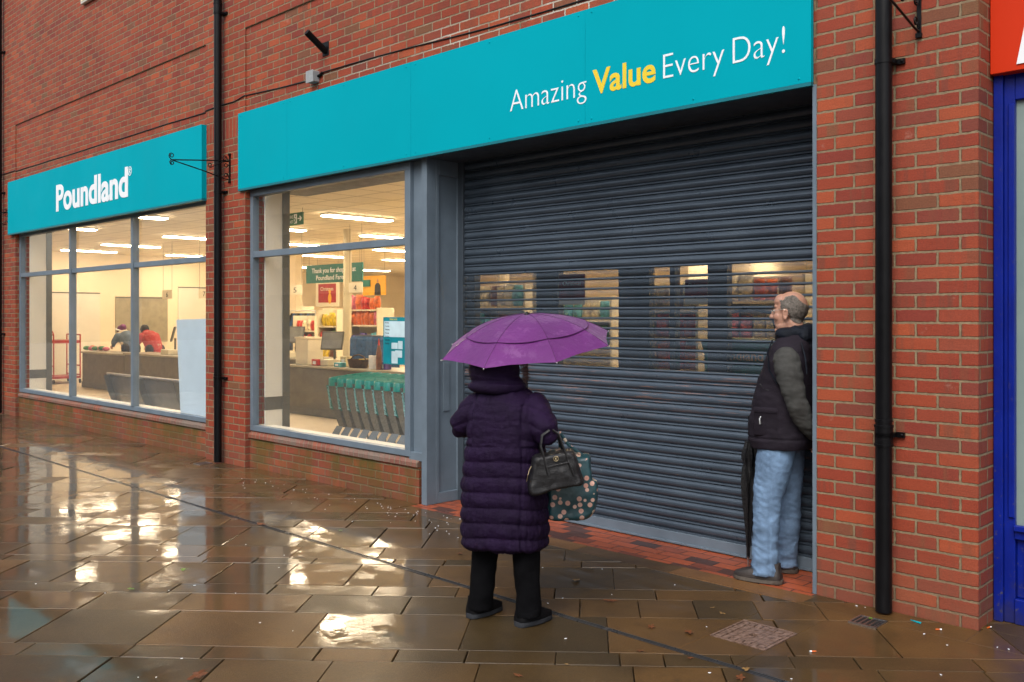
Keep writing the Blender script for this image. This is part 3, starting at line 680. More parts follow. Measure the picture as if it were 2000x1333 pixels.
# display returns beside both windows
def side_panel(label, X, ya, yb):
    t = thing('display_panel', label, 'panel', (X, (ya+yb)/2, 0))
    box_obj('white_board', M['whitepanel'], t, X-.02, X, ya, yb, .74, 2.93); box_obj('white_board', M['whitepanel'], t, X-.02, X, ya, yb, -.005, .60)
    box_obj('mid_rail', M['darkpost'], t, X-.02, X+.002, ya, yb, .602, .738); box_obj('end_post', M['darkpost'], t, X-.03, X+.01, yb+.001, yb+.085, -.005, 3.19)
side_panel('white boarded display return with grey post at the left of the near window', -8.72, .14, .345)
side_panel('white boarded display return with grey post at the left of the far window', -15.80, .14, .385)

def board(name, label, cat, px0, px1, py0, py1, Y, mat, parent_none=None, wires=True, th=.02):
    a = onY(px0, py1, Y); b = onY(px1, py0, Y); zc0 = onY((px0+px1)/2, py1, Y).z; zc1 = onY((px0+px1)/2, py0, Y).z
    t = thing(name, label, cat, ((a.x+b.x)/2, Y, zc0))
    box_obj('board', mat, t, a.x, b.x, Y, Y+th, zc0, zc1)
    if wires:
        m = MB()
        for xx in (a.x+.05*(b.x-a.x), a.x+.95*(b.x-a.x)): m.tube([(xx, Y+th/2, zc1), (xx, Y+th/2, 3.2)], .003, 4)
        m.build('hanging_wire', M['cable'], t)
    return t, a.x, b.x, zc0, zc1
M['green_sign'] = simple('green_sign', (.01,.14,.06), .5); M['banner'] = simple('banner_teal', (.0,.16,.13), .5, var=.05); M['signwhite'] = simple('sign_white', (.72,.66,.5), .6, var=.03)
M['yellowposter'] = simple('yellow_poster', (.75,.38,.02), .6, var=.05); M['ink'] = simple('black_ink', (.02,.02,.02), .6); M['paleblue'] = simple('poster_pale_blue', (.52,.68,.72), .6)
t, xa, xb, za, zb = board('fire_exit_sign', 'hanging green fire exit sign with running figure and arrow', 'exit sign', 563, 591, 416, 440, 2.6, M['green_sign'])
w_ = xb-xa; h_ = zb-za
text('FIRE', 'lettering', M['white'], t, facing_street(xa+.05*w_, 2.598, za+.56*h_), size=.36*h_, width=.3*w_); text('EXIT', 'lettering', M['white'], t, facing_street(xa+.05*w_, 2.598, za+.16*h_), size=.36*h_, width=.3*w_)
m = MB(); m.box(xa+.42*w_, xa+.62*w_, 2.594, 2.598, za+.12*h_, za+.88*h_); m.build('door_symbol', M['white'], t)
m = MB(); m.tube([(xa+.50*w_, 2.592, za+.55*h_), (xa+.54*w_, 2.592, za+.35*h_), (xa+.48*w_, 2.592, za+.2*h_)], .012, 5); m.ell((xa+.53*w_, 2.592, za+.7*h_), (.014, .003, .014), nu=8, nv=6); m.build('running_figure', M['green_sign'], t)
m = MB(); m.prism([(xa+.68*w_, za+.46*h_), (xa+.84*w_, za+.46*h_), (xa+.80*w_, za+.3*h_), (xa+.86*w_, za+.3*h_), (xa+.96*w_, za+.5*h_), (xa+.86*w_, za+.7*h_), (xa+.80*w_, za+.7*h_), (xa+.84*w_, za+.54*h_), (xa+.68*w_, za+.54*h_)], 'y', 2.594, 2.598); m.build('arrow', M['white'], t)
t, xa, xb, za, zb = board('hanging_banner', 'long teal hanging banner thanking shoppers behind the slim column', 'banner', 598, 708, 516, 552, 6.0, M['banner'])
text('Thank you for shopping at', 'lettering', M['white'], t, facing_street((xa+xb)/2, 5.998, za+.56*(zb-za)), size=.34*(zb-za)*1.1, width=.78*(xb-xa), align='C', offset=.01)
text('Poundland Fareham', 'lettering', M['white'], t, facing_street((xa+xb)/2, 5.998, za+.16*(zb-za)), size=.34*(zb-za)*1.1, width=.62*(xb-xa), align='C', offset=.01)
for num, px0, px1, py0, py1, Y in (('5', 563, 590, 557, 576, 4.6), ('4', 681, 707, 552, 572, 4.6), ('6', 317, 336, 567, 584, 4.2), ('7', 388, 410, 565, 583, 4.2)):
    t, xa, xb, za, zb = board('till_sign', {'5': 'white hanging sign numbered 5 at the left of the near window', '4': 'white hanging sign numbered 4 beside the slim cream column', '6': 'white hanging sign numbered 6 above the bending shoppers', '7': 'white hanging sign numbered 7 at the right edge of the far window'}[num], 'till sign', px0, px1, py0, py1, Y, M['signwhite'])
    text(num, 'lettering', M['ink'], t, facing_street((xa+xb)/2, Y-.002, za+.22*(zb-za)), size=.75*(zb-za), align='C', width=.22*(xb-xa) if num != '7' else .2*(xb-xa))
t, xa, xb, za, zb = board('hanging_poster', 'red Christmas poster in a pale border hanging behind the tills', 'poster', 617, 662, 552, 599, 8.0, M['signwhite'])
m = .12; box_obj('red_print', M['redposter'], t, xa+m*(xb-xa), xb-m*(xb-xa), 7.992, 7.998, za+.16*(zb-za), zb-.06*(zb-za))
text('Christmas', 'lettering', M['signwhite'], t, facing_street((xa+xb)/2, 7.990, za+.66*(zb-za)), size=.22*(zb-za), width=.55*(xb-xa), align='C')
MB().ell(((xa+xb)/2+.12, 7.99, za+.33*(zb-za)), (.07, .004, .13)).ell(((xa+xb)/2+.12, 7.99, za+.33*(zb-za)+.17), (.05, .004, .05)).build('print_motif', M['yellowposter'], t)
t, xa, xb, za, zb = board('wall_poster', 'yellow poster showing a standing figure in a dark jacket beyond the tills', 'poster', 708, 753, 539, 577, 8.4, M['yellowposter'])
cx = xa+.67*(xb-xa); hh = zb-za
MB().prism([(cx-.26*hh, za), (cx-.22*hh, za+.5*hh), (cx-.08*hh, za+.62*hh), (cx+.08*hh, za+.62*hh), (cx+.22*hh, za+.5*hh), (cx+.26*hh, za)], 'y', 8.39, 8.398).build('printed_jacket', M['ink'], t)
MB().ell((cx, 8.393, za+.73*hh), (.075*hh, .004, .10*hh)).build('printed_head', simple('poster_skin', (.45,.22,.13), .6), t)
MB().box(xa, xa+.36*(xb-xa), 8.37, 8.39, za+.45*hh, za+.8*hh).build('teal_flash', M['banner'], t)
# shelf racks with goods
PK = {}
for nm, c in dict(orange=(.62,.13,.02), red=(.5,.03,.02), yellow=(.75,.5,.03), purple=(.08,.05,.25), pink=(.55,.12,.18), green=(.06,.25,.06), brown=(.16,.06,.03), cyan=(.1,.4,.5), cream=(.7,.6,.4)).items(): PK[nm] = simple(nm+'_packet', c, .35, var=.5, scale=14)
def packet_mesh(name, mat, w, h, d):
    b = MB(); rings = []
    for k in range(7):
        t = k/6; dd = d*(.12+.88*math.sin(math.pi*min(max(t, .04), .96))**.6)/2; wv = w/2*(1-.06*math.sin(math.pi*t))
        rings.append([(-wv, -dd*.3, t*h), (-wv*.6, -dd, t*h), (wv*.6, -dd, t*h), (wv, -dd*.3, t*h), (wv, dd*.3, t*h), (wv*.6, dd, t*h), (-wv*.6, dd, t*h), (-wv, dd*.3, t*h)])
    b.loft(rings); me = bpy.data.meshes.new(name); me.from_pydata(b.v, [], b.f); me.materials.append(mat); me.shade_smooth(); return me
PM = {k: packet_mesh(k+'_packet', v, .20, .26, .12) for k, v in PK.items()}
def rack(label, px0, px1, Y, levels, ztop=None, floor=0):
    xa = PX(px0, Y); xb = PX(px1, Y)
    t = thing('shelf_rack', label, 'shelf rack', ((xa+xb)/2, Y, 0))
    zs = [l[0] for l in levels]; zt = ztop or max(zs)+.32
    box_obj('back_board', M['signwhite'], t, xa, xb, Y+.2, Y+.22, 0, zt)
    for xx in (xa, xb-.03): box_obj('upright', M['signwhite'], t, xx, xx+.03, Y-.18, Y+.2, 0, zt)
    for z, cols, lab in levels:
        box_obj('shelf', M['cream'], t, xa+.031, xb-.031, Y-.18, Y+.199, z-.03, z)
        n = int((xb-xa-.06)/.15); 
        for i in range(n):
            c = cols[(i*len(cols))//n] if rs.random() < .8 else rs.choice(cols)
            o = bpy.data.objects.new('packet', PM[c]); C.objects.link(o)
            o.location = (xa+.1+i*.15, Y-.08+rs.uniform(-.03, .03), z+.001); o.rotation_euler = (0, 0, rs.uniform(-.2, .2)); s = rs.uniform(.8, 1.1); o.scale = (s*.8, s, s)
            tag(o, c+' packet '+lab, 'packet', 'packets on the shop racks')
    return t
rack('tall cream rack of orange and red snack bags right of the slim column', 684, 752, 5.9, [(1.42, ['red','orange','orange','pink'], 'on the top shelf right of the slim column'), (1.0, ['purple','purple','cyan'], 'on the middle shelf right of the slim column'), (.6, ['cream','brown'], 'on the low shelf right of the slim column'), (1.72, ['pink','red','orange'], 'on the upmost shelf right of the slim column')], 1.75)
rack('rack of yellow packets left of the slim column', 634, 672, 6.4, [(1.38, ['yellow','yellow'], 'on the top shelf left of the slim column'), (1.0, ['red','yellow','green'], 'on the middle shelf left of the slim column'), (.6, ['yellow','brown'], 'on the low shelf left of the slim column')], 1.72)
rack('rack of red and cream packets behind the near till', 585, 628, 7.2, [(1.25, ['red','cream','cream','red'], 'on the top shelf behind the near till'), (.9, ['cream','red'], 'on the lower shelf behind the near till')], 1.6)
rack('far rack of mixed goods at the left of the near window', 566, 600, 9.0, [(1.5, ['red','cream','yellow'], 'on the top shelf of the far left rack'), (1.15, ['cyan','orange','cream'], 'on the second shelf of the far left rack'), (.8, ['pink','green','red'], 'on the third shelf of the far left rack')], 1.85)
rack('low rack of mixed goods beside the red poster', 640, 684, 9.4, [(1.45, ['orange','pink','yellow','red'], 'on the top shelf below the red poster'), (1.1, ['green','red','cream'], 'on the second shelf below the red poster')], 1.8)
rack('wide rack of mixed packets behind the left half of the shutter', 935, 1045, 3.6, [(1.72, ['cream','brown','cream','cyan'], 'on the top shelf behind the left of the shutter'), (1.35, ['cyan','cream','brown','cream'], 'on the middle shelf behind the left of the shutter'), (1.0, ['brown','red'], 'on the low shelf behind the left of the shutter')], 2.0)
rack('rack of pale and green packets behind the middle of the shutter', 1092, 1212, 4.4, [(1.55, ['cream','cyan','cream','cyan'], 'on the top shelf behind the middle of the shutter'), (1.2, ['cream','cream','green'], 'on the lower shelf behind the middle of the shutter')], 1.85)
rack('rack of red and green packets behind the right of the shutter', 1290, 1385, 2.4, [(1.66, ['cream','brown','cream'], 'on the top shelf behind the right of the shutter'), (1.40, ['pink','red','cyan'], 'on the second shelf behind the right of the shutter'), (1.1, ['orange','red','green'], 'on the low shelf behind the right of the shutter')], 1.9)
rack('rack of orange packets behind the man by the shutter', 1422, 1590, 3.4, [(1.75, ['cream','orange','brown'], 'on the top shelf behind the man by the shutter'), (1.38, ['pink','cream','cream'], 'on the lower shelf behind the man by the shutter')], 2.0)
# tills
def counter(label, xa, xb, ya, yb, h):
    t = thing('checkout_counter', label, 'counter', ((xa+xb)/2, (ya+yb)/2, 0))
    box_obj('counter_body', M['counter'], t, xa+.03, xb-.03, ya+.03, yb-.03, -.004, h-.04, bevel=.01); box_obj('counter_top', M['countertop'], t, xa, xb, ya, yb, h-.039, h, bevel=.008)
    box_obj('kick_plate', M['darkpost'], t, xa+.02, xb-.02, ya+.022, ya+.029, 0, .12); return t
counter('long dark checkout counter behind the teal baskets', -13.4, -7.4, 3.3, 3.95, .80)
counter('dark checkout counter with a till screen left of the near window', -17.2, -13.9, 3.9, 4.6, .86)
counter('dark checkout counter where two shoppers bend, seen in the far window', -21.6, -19.3, 3.1, 3.7, .80)
counter('dark checkout counter right of the two bending shoppers', -19.1, -15.9, 3.0, 3.6, .84)
def till(label, X, Y, Z, mir=1):
    t = thing('till', label, 'till', (X, Y, Z))
    box_obj('till_base', M['signwhite'], t, X-.22, X+.1, Y-.15, Y+.2, Z+.001, Z+.10, bevel=.01)
    MB().tube([(X+.05, Y+.02, Z+.1), (X+.05, Y+.02, Z+.32)], .02, 8).build('stand', M['darkpost'], t)
    m = MB(); m.M = Matrix.Translation((X+.05, Y-.02, Z+.40)) @ Matrix.Rotation(mir*.5, 4, 'Z') @ Matrix.Rotation(-.25, 4, 'X'); m.box(-.19, .19, -.015, .015, -.15, .15); m.build('screen', M['darkpost'], t, bevel=.006)
    m = MB(); m.M = Matrix.Translation((X+.05, Y-.02, Z+.40)) @ Matrix.Rotation(mir*.5, 4, 'Z') @ Matrix.Rotation(-.25, 4, 'X'); m.box(-.17, .17, -.019, -.0155, -.13, .13); m.build('display', simple('till_display', (.22,.22,.2), .2), t)
till('till with tilted grey screen in the near window', PX(648, 3.6), 3.6, .80)
till('till with dark screen at the right of the bending shoppers', PX(338, 3.3), 3.3, .84, -1)
q = PX(603, 3.5); bx = thing('storage_box', 'tall cream box standing on the checkout counter left of the till screen', 'box', (q, 3.5, .8)); box_obj('carton', M['signwhite'], bx, q-.24, q+.12, 3.4, 3.7, .801, 1.22, bevel=.01); box_obj('lid', M['cream'], bx, q-.25, q+.13, 3.39, 3.71, 1.221, 1.25)
till('till with tilted grey screen left of the cream carton', PX(574, 4.1), 4.1, .86)
for i_, (px_, yy_, hh_, mt_, lb_) in enumerate(((620, 3.45, .10, 'red', 'small red box on the counter left of the till'), (664, 3.42, .07, 'cyan', 'flat pale blue box on the counter right of the till'), (676, 3.62, .16, 'cream', 'small cream box behind the brown basket'), (712, 3.66, .13, 'yellow', 'small yellow box behind the brown basket'), (752, 3.5, .12, 'purple', 'small purple box on the counter behind the hours poster'))):
    q = PX(px_, yy_); t_ = thing('counter_box', lb_, 'box', (q, yy_, .8)); box_obj('carton', PK[mt_], t_, q-.08, q+.08, yy_-.06, yy_+.06, .801, .80+hh_, bevel=.004); box_obj('lid_label', M['white'], t_, q-.04, q+.04, yy_-.0625, yy_-.0605, .82, .80+hh_*.7)
q = PX(700, 3.5); bk = thing('wicker_basket', 'low dark brown basket on the checkout counter near the poster', 'basket', (q, 3.5, .8))
wm_ = simple('wicker', (.06,.03,.015), .7, var=.6, scale=40)
MB().loft([[(q+a*.22*math.cos(t), 3.5+a*.14*math.sin(t), z) for t in [2*math.pi*j/20 for j in range(20)]] for a, z in ((.8, .801), (1, .93), (.93, .93), (.75, .82))], True).build('basket_body', wm_, bk, smooth=40); MB().tube([(q-.2, 3.5, .92), (q-.12, 3.5, .98), (q, 3.5, 1.0), (q+.12, 3.5, .98), (q+.2, 3.5, .92)], .012, 6).build('handle', wm_, bk)
q = PX(730, 3.5); wb = thing('paper_roll', 'white paper roll pack on the counter beside the opening hours poster', 'paper roll', (q, 3.5, .8)); MB().tube([(q, 3.5, .801), (q, 3.5, 1.0)], .075, 20).build('roll', M['white'], wb, smooth=40); MB().tube([(q, 3.5, 1.0), (q, 3.5, 1.004)], .025, 12).build('core', M['ink'], wb)
q = PX(740, 3.4); bo = thing('sauce_bottle', 'dark red pointed bottle standing beside the white paper roll', 'bottle', (q, 3.4, .8)); MB().loft([[(q+r_*math.cos(t), 3.4+r_*math.sin(t), z) for t in [2*math.pi*j/14 for j in range(14)]] for r_, z in ((.04, .801), (.045, .9), (.04, 1.05), (.02, 1.16))]).build('bottle_body', PK['brown'], bo, smooth=50); MB().tube([(q, 3.4, 1.161), (q, 3.4, 1.26)], [.018, .006], 10).build('nozzle', PK['red'], bo)
M['denim_dark'] = simple('blue_cloth', (.03,.09,.22), .8, var=.3, scale=12)
qa, qb = PX(686, 4.6), PX(750, 4.6); cl = thing('covered_stand', 'blue cloth covered stand behind the near checkout counter', 'stand', ((qa+qb)/2, 4.7, 0))
MB().loft([[(qa+(qb-qa)*(.5+.5*s_*cx_), 4.75+.2*s_*cy_, z) for cx_, cy_ in ((-1,-1),(-.5,-1.15),(0,-.95),(.5,-1.15),(1,-1),(1,1),(0,1),(-1,1))] for s_, z in ((1.0, 0), (.98, .6), (.95, 1.2), (.9, 1.24))]).build('cloth', M['denim_dark'], cl); box_obj('stand_top', M['frame_dark'], cl, qa+.1, qb-.1, 4.6, 4.9, 1.241, 1.26)
# clothes rail far left of window 2
qa, qb = PX(568, 7.6), PX(616, 7.6); cr = thing('clothes_rail', 'dark clothes hanging on a rail behind the near tills', 'clothes rail', ((qa+qb)/2, 7.6, 0))
m = MB(); m.tube([(qa, 7.6, 1.72), (qb, 7.6, 1.72)], .015, 6); m.tube([(qa, 7.6, 0), (qa, 7.6, 1.72)], .015, 6); m.tube([(qb, 7.6, 0), (qb, 7.6, 1.72)], .015, 6); m.build('rail', M['steel'], cr)
for i in range(9):
    xx = qa+.12+i*(qb-qa-.24)/8; mt = [M['black_matt'], M['denim_dark'], M['frame_dark']][i % 3]
    MB().loft([[(xx+.03*math.cos(t)*(1+.4*k), 7.6+(.08+.13*min(1, k))*math.sin(t), 1.66-.35*k) for t in [2*math.pi*j/12 for j in range(12)]] for k in (0, .25, 1, 2, 2.6-.3*(i % 2))]).build('garment', mt, cr, smooth=60)
# nested teal shopping baskets
M['tealplastic'] = simple('teal_plastic', (.0,.26,.24), .3, var=.1, scale=5); M['greyplastic'] = simple('dark_grey_mesh', (.13,.135,.125), .6, var=.5, scale=70); M['labelteal'] = simple('teal_label', (.0,.15,.15), .45); M['palelet'] = simple('pale_blue_letters', (.25,.62,.68), .5)
NTH = ['leftmost', 'second from left', 'third from left', 'fourth from left', 'fifth from left', 'sixth from left', 'seventh from left', 'eighth from left', 'ninth from left', 'tenth from left', 'rightmost']
def tbasket(x, y, i):
    t = thing('trolley_basket', NTH[i]+' teal rimmed grey basket in the row behind the near window', 'basket', (x, y, 0), 0, 'nested teal shopping baskets')
    # rim: an open loop sloping up to the back
    loop = []; W = .090; L = .34
    for k in range(25):
        a = 2*math.pi*k/24; cx_ = W*math.copysign(abs(math.cos(a))**.6, math.cos(a)); cy_ = L*math.copysign(abs(math.sin(a))**.6, math.sin(a)); loop.append((x+cx_-.05*(cy_/L+1)+.05, y+cy_, .86+.02*cy_/L-.0*cx_))
    rim = MB(); n_ = len(loop); rings = []
    for k, p in enumerate(loop):
        c0 = Vector((x, y, p[2])); d = (Vector(p)-c0); d.z = 0; d.normalize()
        front = .085 if p[1] < y-.2 else .03
        rings.append([Vector(p)+d*.012, Vector(p)+Vector((0,0,.012)), Vector(p)-d*.012, Vector(p)-d*.008-Vector((0,0,front)), Vector(p)+d*.012-Vector((0,0,front))])
    rim.loft(rings, False); rim.build('rim', M['tealplastic'], t, smooth=50)
    b = MB(); rr = []
    for s_, z, sx in ((.96, .80, 0), (.90, .60, .03), (.80, .40, .06), (.70, .26, .09)):
        rr.append([(x+.0+sx+.04*(-c)+W*s_*a, y+L*s_*c, z) for a, c in ((-1,-.85),(-.85,-1),(.85,-1),(1,-.85),(1,.85),(.85,1),(-.85,1),(-1,.85))])
    b.loft(rr, False); b.build('basket_body', M['greyplastic'], t, smooth=30)
    yl = lambda z: y-L*(.96-.16*(.80-z)/.4)-.006
    tt = Matrix.Translation((x-.045, yl(.58), .60)) @ Matrix.Rotation(.07, 4, 'X')
    l = MB(); l.M = tt; l.add([(-.042,-.002,.16),(.026,-.002,.16),(.066,.022,-.14),(-.002,.022,-.14)], [(0,1,2,3)]); l.build('label_strip', M['labelteal'], t)
    text('Poundland', 'lettering', M['palelet'], t, tt @ Matrix.Translation((-.012, -.006, .15)) @ Matrix(((1,0,0,0),(0,0,-1,0),(0,1,0,0),(0,0,0,1))) @ Matrix.Rotation(-math.pi/2+.13, 4, 'Z'), size=.062, width=.27, offset=.02, extrude=.0015)
    u = MB(); u.add([(x-.06+.09, y-.24, .27), (x+.07+.09, y-.24, .27), (x+.10-.04, y-.32, .02), (x-.07-.04, y-.32, .02)], [(0,1,2,3)]); u.tube([(x-.1, y-.27, .03), (x-.1, y-.24, .03)], .03, 10); u.tube([(x+.05, y+.2, .03), (x+.05, y+.23, .03)], .03, 10); u.tube([(x+.05, y+.215, .03), (x+.05, y+.18, .28)], .012, 6); u.build('wheel_base', M['frame'], t)
for i in range(11): tbasket(-9.42+i*.178, 1.75, i)
# posters fixed to the glass
pp = thing('opening_hours_poster', 'teal and white opening hours poster stuck inside the near window', 'poster', (-6.6, .098, 1.3))
xa, xb = PX(749, .098), PX(797, .098); za, zb = onY(749, 711, .098).z, onY(749, 620, .098).z
box_obj('poster_sheet', simple('poster_teal', (.0,.22,.27), .5), pp, xa, xb, .096, .0985, za, zb)
box_obj('hours_panel', M['paleblue'], pp, xa+.015, xb, .0945, .0958, za+.58*(zb-za), zb-.035)
for i, d in enumerate(('Monday', 'Tuesday', 'Wednesday', 'Thursday', 'Friday', 'Saturday', 'Sunday')):
    text(d, 'lettering', M['ink'], pp, facing_street(xa+.03, .0943, zb-.055-i*.0305), size=.019, width=.055+.004*(i % 3), extrude=.0005)
text('OPENING HOURS', 'lettering', M['yellow'], pp, facing_street(xa+.09, .0955, zb-.027), size=.022, width=.11, extrude=.0005)
for (u0, u1, v0, v1) in ((.35, .6, .33, .46), (.35, .6, .02, .28), (.5, .78, .15, .3), (.62, .8, .33, .5)): box_obj('notice_panel', M['paleblue'], pp, xa+u0*(xb-xa), xa+u1*(xb-xa), .0935-.001*u0, .0942-.001*u0, za+v0*(zb-za), za+v1*(zb-za))
fr = thing('white_sheet', 'tall pale blue-white sheet stuck in the right corner of the far window', 'sheet', (-10.2, .15, .4))
a = onY(345, 625, .14); b = onY(353, 815, .14)
MB().prism([(a.x, a.z), (PM0-.02, a.z+.02), (PM0-.02, .44), (b.x, .44)], 'y', .136, .140).build('paper', M['frost'], fr)
# curved steel packing bench in the far window
pb = thing('packing_bench', 'low curved grey steel bench with fins just inside the far window', 'bench', (-13.3, 1.2, 0))
pr = [(1.28, .20), (1.12, .22), (1.02, .30), (.97, .42), (.93, .56), (.90, .68)]
xA = PX(213, .9); xB = PX(372, .9)
m = MB(); m.prism(pr+[(y_+.012, z_+.01) for y_, z_ in pr[::-1]], 'x', xA+.0, xB-.3); m.build('curved_panel', simple('bench_steel', (.20,.20,.18), .4, .5, var=.15), pb, smooth=50)
for i, xx in enumerate((xA, xA+.5*(xB-.3-xA), xB-.33, xB-.05)):
    m = MB(); m.prism([(y_-.09, z_) for y_, z_ in pr[::-1]]+[(1.2, .14), (1.34, .14)]+[(y_+.03, z_) for y_, z_ in pr[::1]], 'x', xx, xx+.03); m.build('fin', M['darkpost'], pb)
MB().tube([(xA-.03, .89, .70), (xB-.30, .89, .70)], .02, 10).build('top_rail', M['steel'], pb, smooth=50)
m = MB(); m.tube([(xA+.4, 1.25, 0), (xA+.4, 1.25, .2)], .02, 8); m.tube([(xB-.5, 1.25, 0), (xB-.5, 1.25, .2)], .02, 8); m.build('leg', M['darkpost'], pb)
# red roll cage
q = onZ(118, 748); rc = thing('roll_cage', 'red tubular roll cage standing in the left light of the far window', 'roll cage', (q.x, q.y, 0))
m = MB(); W = .42; D = .3
for sx in (-1, 1):
    for sy in (-1, 1): m.tube([(q.x+sx*W, q.y+sy*D, .12), (q.x+sx*W, q.y+sy*D, 1.15)], .016, 8)
    m.tube([(q.x+sx*W, q.y-D, 1.15), (q.x+sx*W*.85, q.y-D, 1.22), (q.x, q.y-D, 1.23)], .016, 8)
for z in (.2, .42, 1.0, 1.15):
    for sy in (-1, 1): m.tube([(q.x-W, q.y+sy*D, z), (q.x+W, q.y+sy*D, z)], .016, 8)
m.tube([(q.x, q.y-D, .12), (q.x, q.y-D, 1.22)], .014, 8); m.build('cage_frame', M['red'], rc, smooth=50)
m = MB(); m.box(q.x-W, q.x+W, q.y-D, q.y+D, .12, .17); m.box(q.x-W, q.x+W, q.y-D, q.y+D, .95, 1.02); m.build('shelf', M['red'], rc)
m = MB()
for sx in (-1, 1):
    for sy in (-1, 1): m.tube([(q.x+sx*(W-.05), q.y+sy*D, .05), (q.x+sx*(W-.05), q.y+sy*D+.03, .05)], .05, 12)
m.build('wheel', M['black_matt'], rc)
# entrance doors behind the shutter
ed = thing('entrance_doors', 'grey framed glass entrance doors behind the see-through band of the shutter', 'door', (-4.2, .85, 0))
m = MB()
for a, b in ((905, 927), (1048, 1090), (1208, 1268), (1308, 1318), (1382, 1420)): m.box(PX(a, .85), PX(b, .85), .85, .92, 0, 2.9)
m.box(-6.0, -2.5, .86, .91, 2.55, 2.9); m.box(-6.0, -2.5, .86, .91, 0, .12); m.build('door_frame', M['frame_dark'], ed)
MB().box(-6.0, -2.5, .883, .886, .12, 2.55).build('glass_pane', M['glass'], ed)
M['postred'] = simple('poster_dark_red', (.26,.012,.018), .6, var=.3, scale=10)
for (a, b, c, d, lab) in ((1092, 1142, 536, 584, 'red Christmas poster on the entrance glass left of the middle door post'), (1338, 1381, 546, 582, 'red Christmas poster on the entrance glass right of the middle door post')):
    t, xa, xb, za, zb = board('door_poster', lab, 'poster', a, b, c, d, .80, M['postred'], wires=False, th=.006)
    text('Christmas', 'lettering', M['signwhite'], t, facing_street((xa+xb)/2, .799, za+.55*(zb-za)), size=.05, width=.7*(xb-xa), align='C', extrude=.001)
    box_obj('poster_border', M['signwhite'], t, xa, xb, .8, .806, za-.05, za-.002)
q = PX(1465, 1.3); tb = thing('basket_stack', 'teal basket stack with gold Poundland name behind the shutter beside the man', 'basket stack', (q, 1.3, 0))
MB().loft([[(q+W_*a, 1.3+D_*c, z) for a, c in ((-1,-1),(1,-1),(1,1),(-1,1))] for W_, D_, z in ((.24, .18, .01), (.27, .2, .7), (.28, .21, 1.3), (.30, .23, 1.42))]).build('basket_body', M['banner'], tb, bevel=.01)
text('Poundland', 'lettering', simple('gold_letters', (.55,.33,.14), .5), tb, facing_street(q-.2, 1.0705, 1.27), size=.10, width=.44, offset=.015)
MB().tube([(q-.25, 1.3, 1.40), (q-.18, 1.3, 1.62), (q, 1.3, 1.66), (q+.18, 1.3, 1.62), (q+.25, 1.3, 1.40)], .014, 8).build('handle', M['ink'], tb)

# ------------------------------------------------------------------ people
def skin_mat(name, c):
    n = N(name); P = n.pos(); nz = n.noise(P, 28, 4)
    col = n.ramp(nz, [(.3, tuple(q*.82 for q in c)), (.6, c), (.8, (min(1, c[0]*1.12), c[1]*.85, c[2]*.8))])
    n.bsdf(col, .5, 0, n.bump(n.noise(P, 150, 3), .0008), **{'Subsurface Weight': .12, 'Subsurface Radius': (.01,.004,.002), 'Subsurface Scale': .5}); return n.mat
def cloth_mat(name, c, rough=.85, var=.25, scale=9, weave=500, bump=.0006, sheen=.0, spec=.2):
    n = N(name); P = n.pos(); col = n.ramp(n.noise(P, scale, 5, .6), [(.3, tuple(q*(1-var) for q in c)), (.7, tuple(q*(1+var) for q in c))])
    h = n.m('ADD', n.noise(P, weave, 2), n.m('MULTIPLY', n.noise(n.scale(P, (1,1,2.0)), 24, 4), 1.5))
    n.bsdf(col, rough, 0, n.bump(h, bump*3), **{'Sheen Weight': sheen, 'Specular IOR Level': spec, 'Sheen Roughness': .6}); return n.mat
M['skin'] = skin_mat('skin', (.50,.27,.19)); M['hair'] = cloth_mat('grey_hair', (.17,.15,.13), .6, .5, 60, 700, .001)
M['coat'] = cloth_mat('purple_quilted_nylon', (.0125,.0038,.025), .6, .3, 6, 300, .0015, .0, .18)
M['blacktr'] = cloth_mat('black_trousers', (.004,.004,.005), .9, spec=.08); M['shoe'] = simple('black_shoe', (.004,.004,.005), .6, bump=.001, bscale=80, spec=.15); M['sole'] = simple('grey_sole', (.035,.038,.044), .7, spec=.2)
M['gilet'] = cloth_mat('dark_plum_gilet', (.016,.012,.019), .75, .2, 8); M['navy'] = cloth_mat('navy_hood', (.006,.009,.016), .6, .3, 8, 300, .001); M['shirt'] = cloth_mat('grey_cord_shirt', (.055,.055,.052), .9, .25, 14)
M['denim'] = cloth_mat('faded_denim', (.17,.27,.42), .85, .34, 9, 700, .0006); M['brownshoe'] = simple('worn_brown_shoe', (.035,.028,.025), .5, var=.35, scale=25, bump=.001, bscale=90); M['brownsole'] = simple('worn_sole', (.10,.085,.07), .7, var=.3, scale=30)
nz3 = lambda v: noise.noise(v)
def sm(a, b, x): t = min(1, max(0, (x-a)/(b-a))); return t*t*(3-2*t)
def rings(mb, L, seg=28, ex=2.3):
    R_ = []
    for (cx, cy, cz, rx, ry) in L:
        R_.append([(cx+rx*math.copysign(abs(math.cos(t))**(2/ex), math.cos(t)), cy+ry*math.copysign(abs(math.sin(t))**(2/ex), math.sin(t)), cz) for t in [2*math.pi*j/seg for j in range(seg)]])
    mb.loft(R_); return mb
def limb(mb, pts, seg=14, sx=1.0, flat=False):
    # dense interpolation of (x,y,z,r)
    P = []
    for i in range(len(pts)-1):
        for k in range(5):
            t = k/5; P.append([a+(b-a)*t for a, b in zip(pts[i], pts[i+1])])
    P.append(list(pts[-1]))
    for _ in range(2):
        Q = [P[0]]+[[(P[i-1][c]+2*P[i][c]+P[i+1][c])/4 for c in range(4)] for i in range(1, len(P)-1)]+[P[-1]]; P = Q
    mb.tube([p[:3] for p in P], [p[3] for p in P], seg, sx=sx); mb.ell(P[0][:3], (P[0][3],)*3, nu=12, nv=8); 
    if not flat: mb.ell(P[-1][:3], (P[-1][3],)*3, nu=12, nv=8)
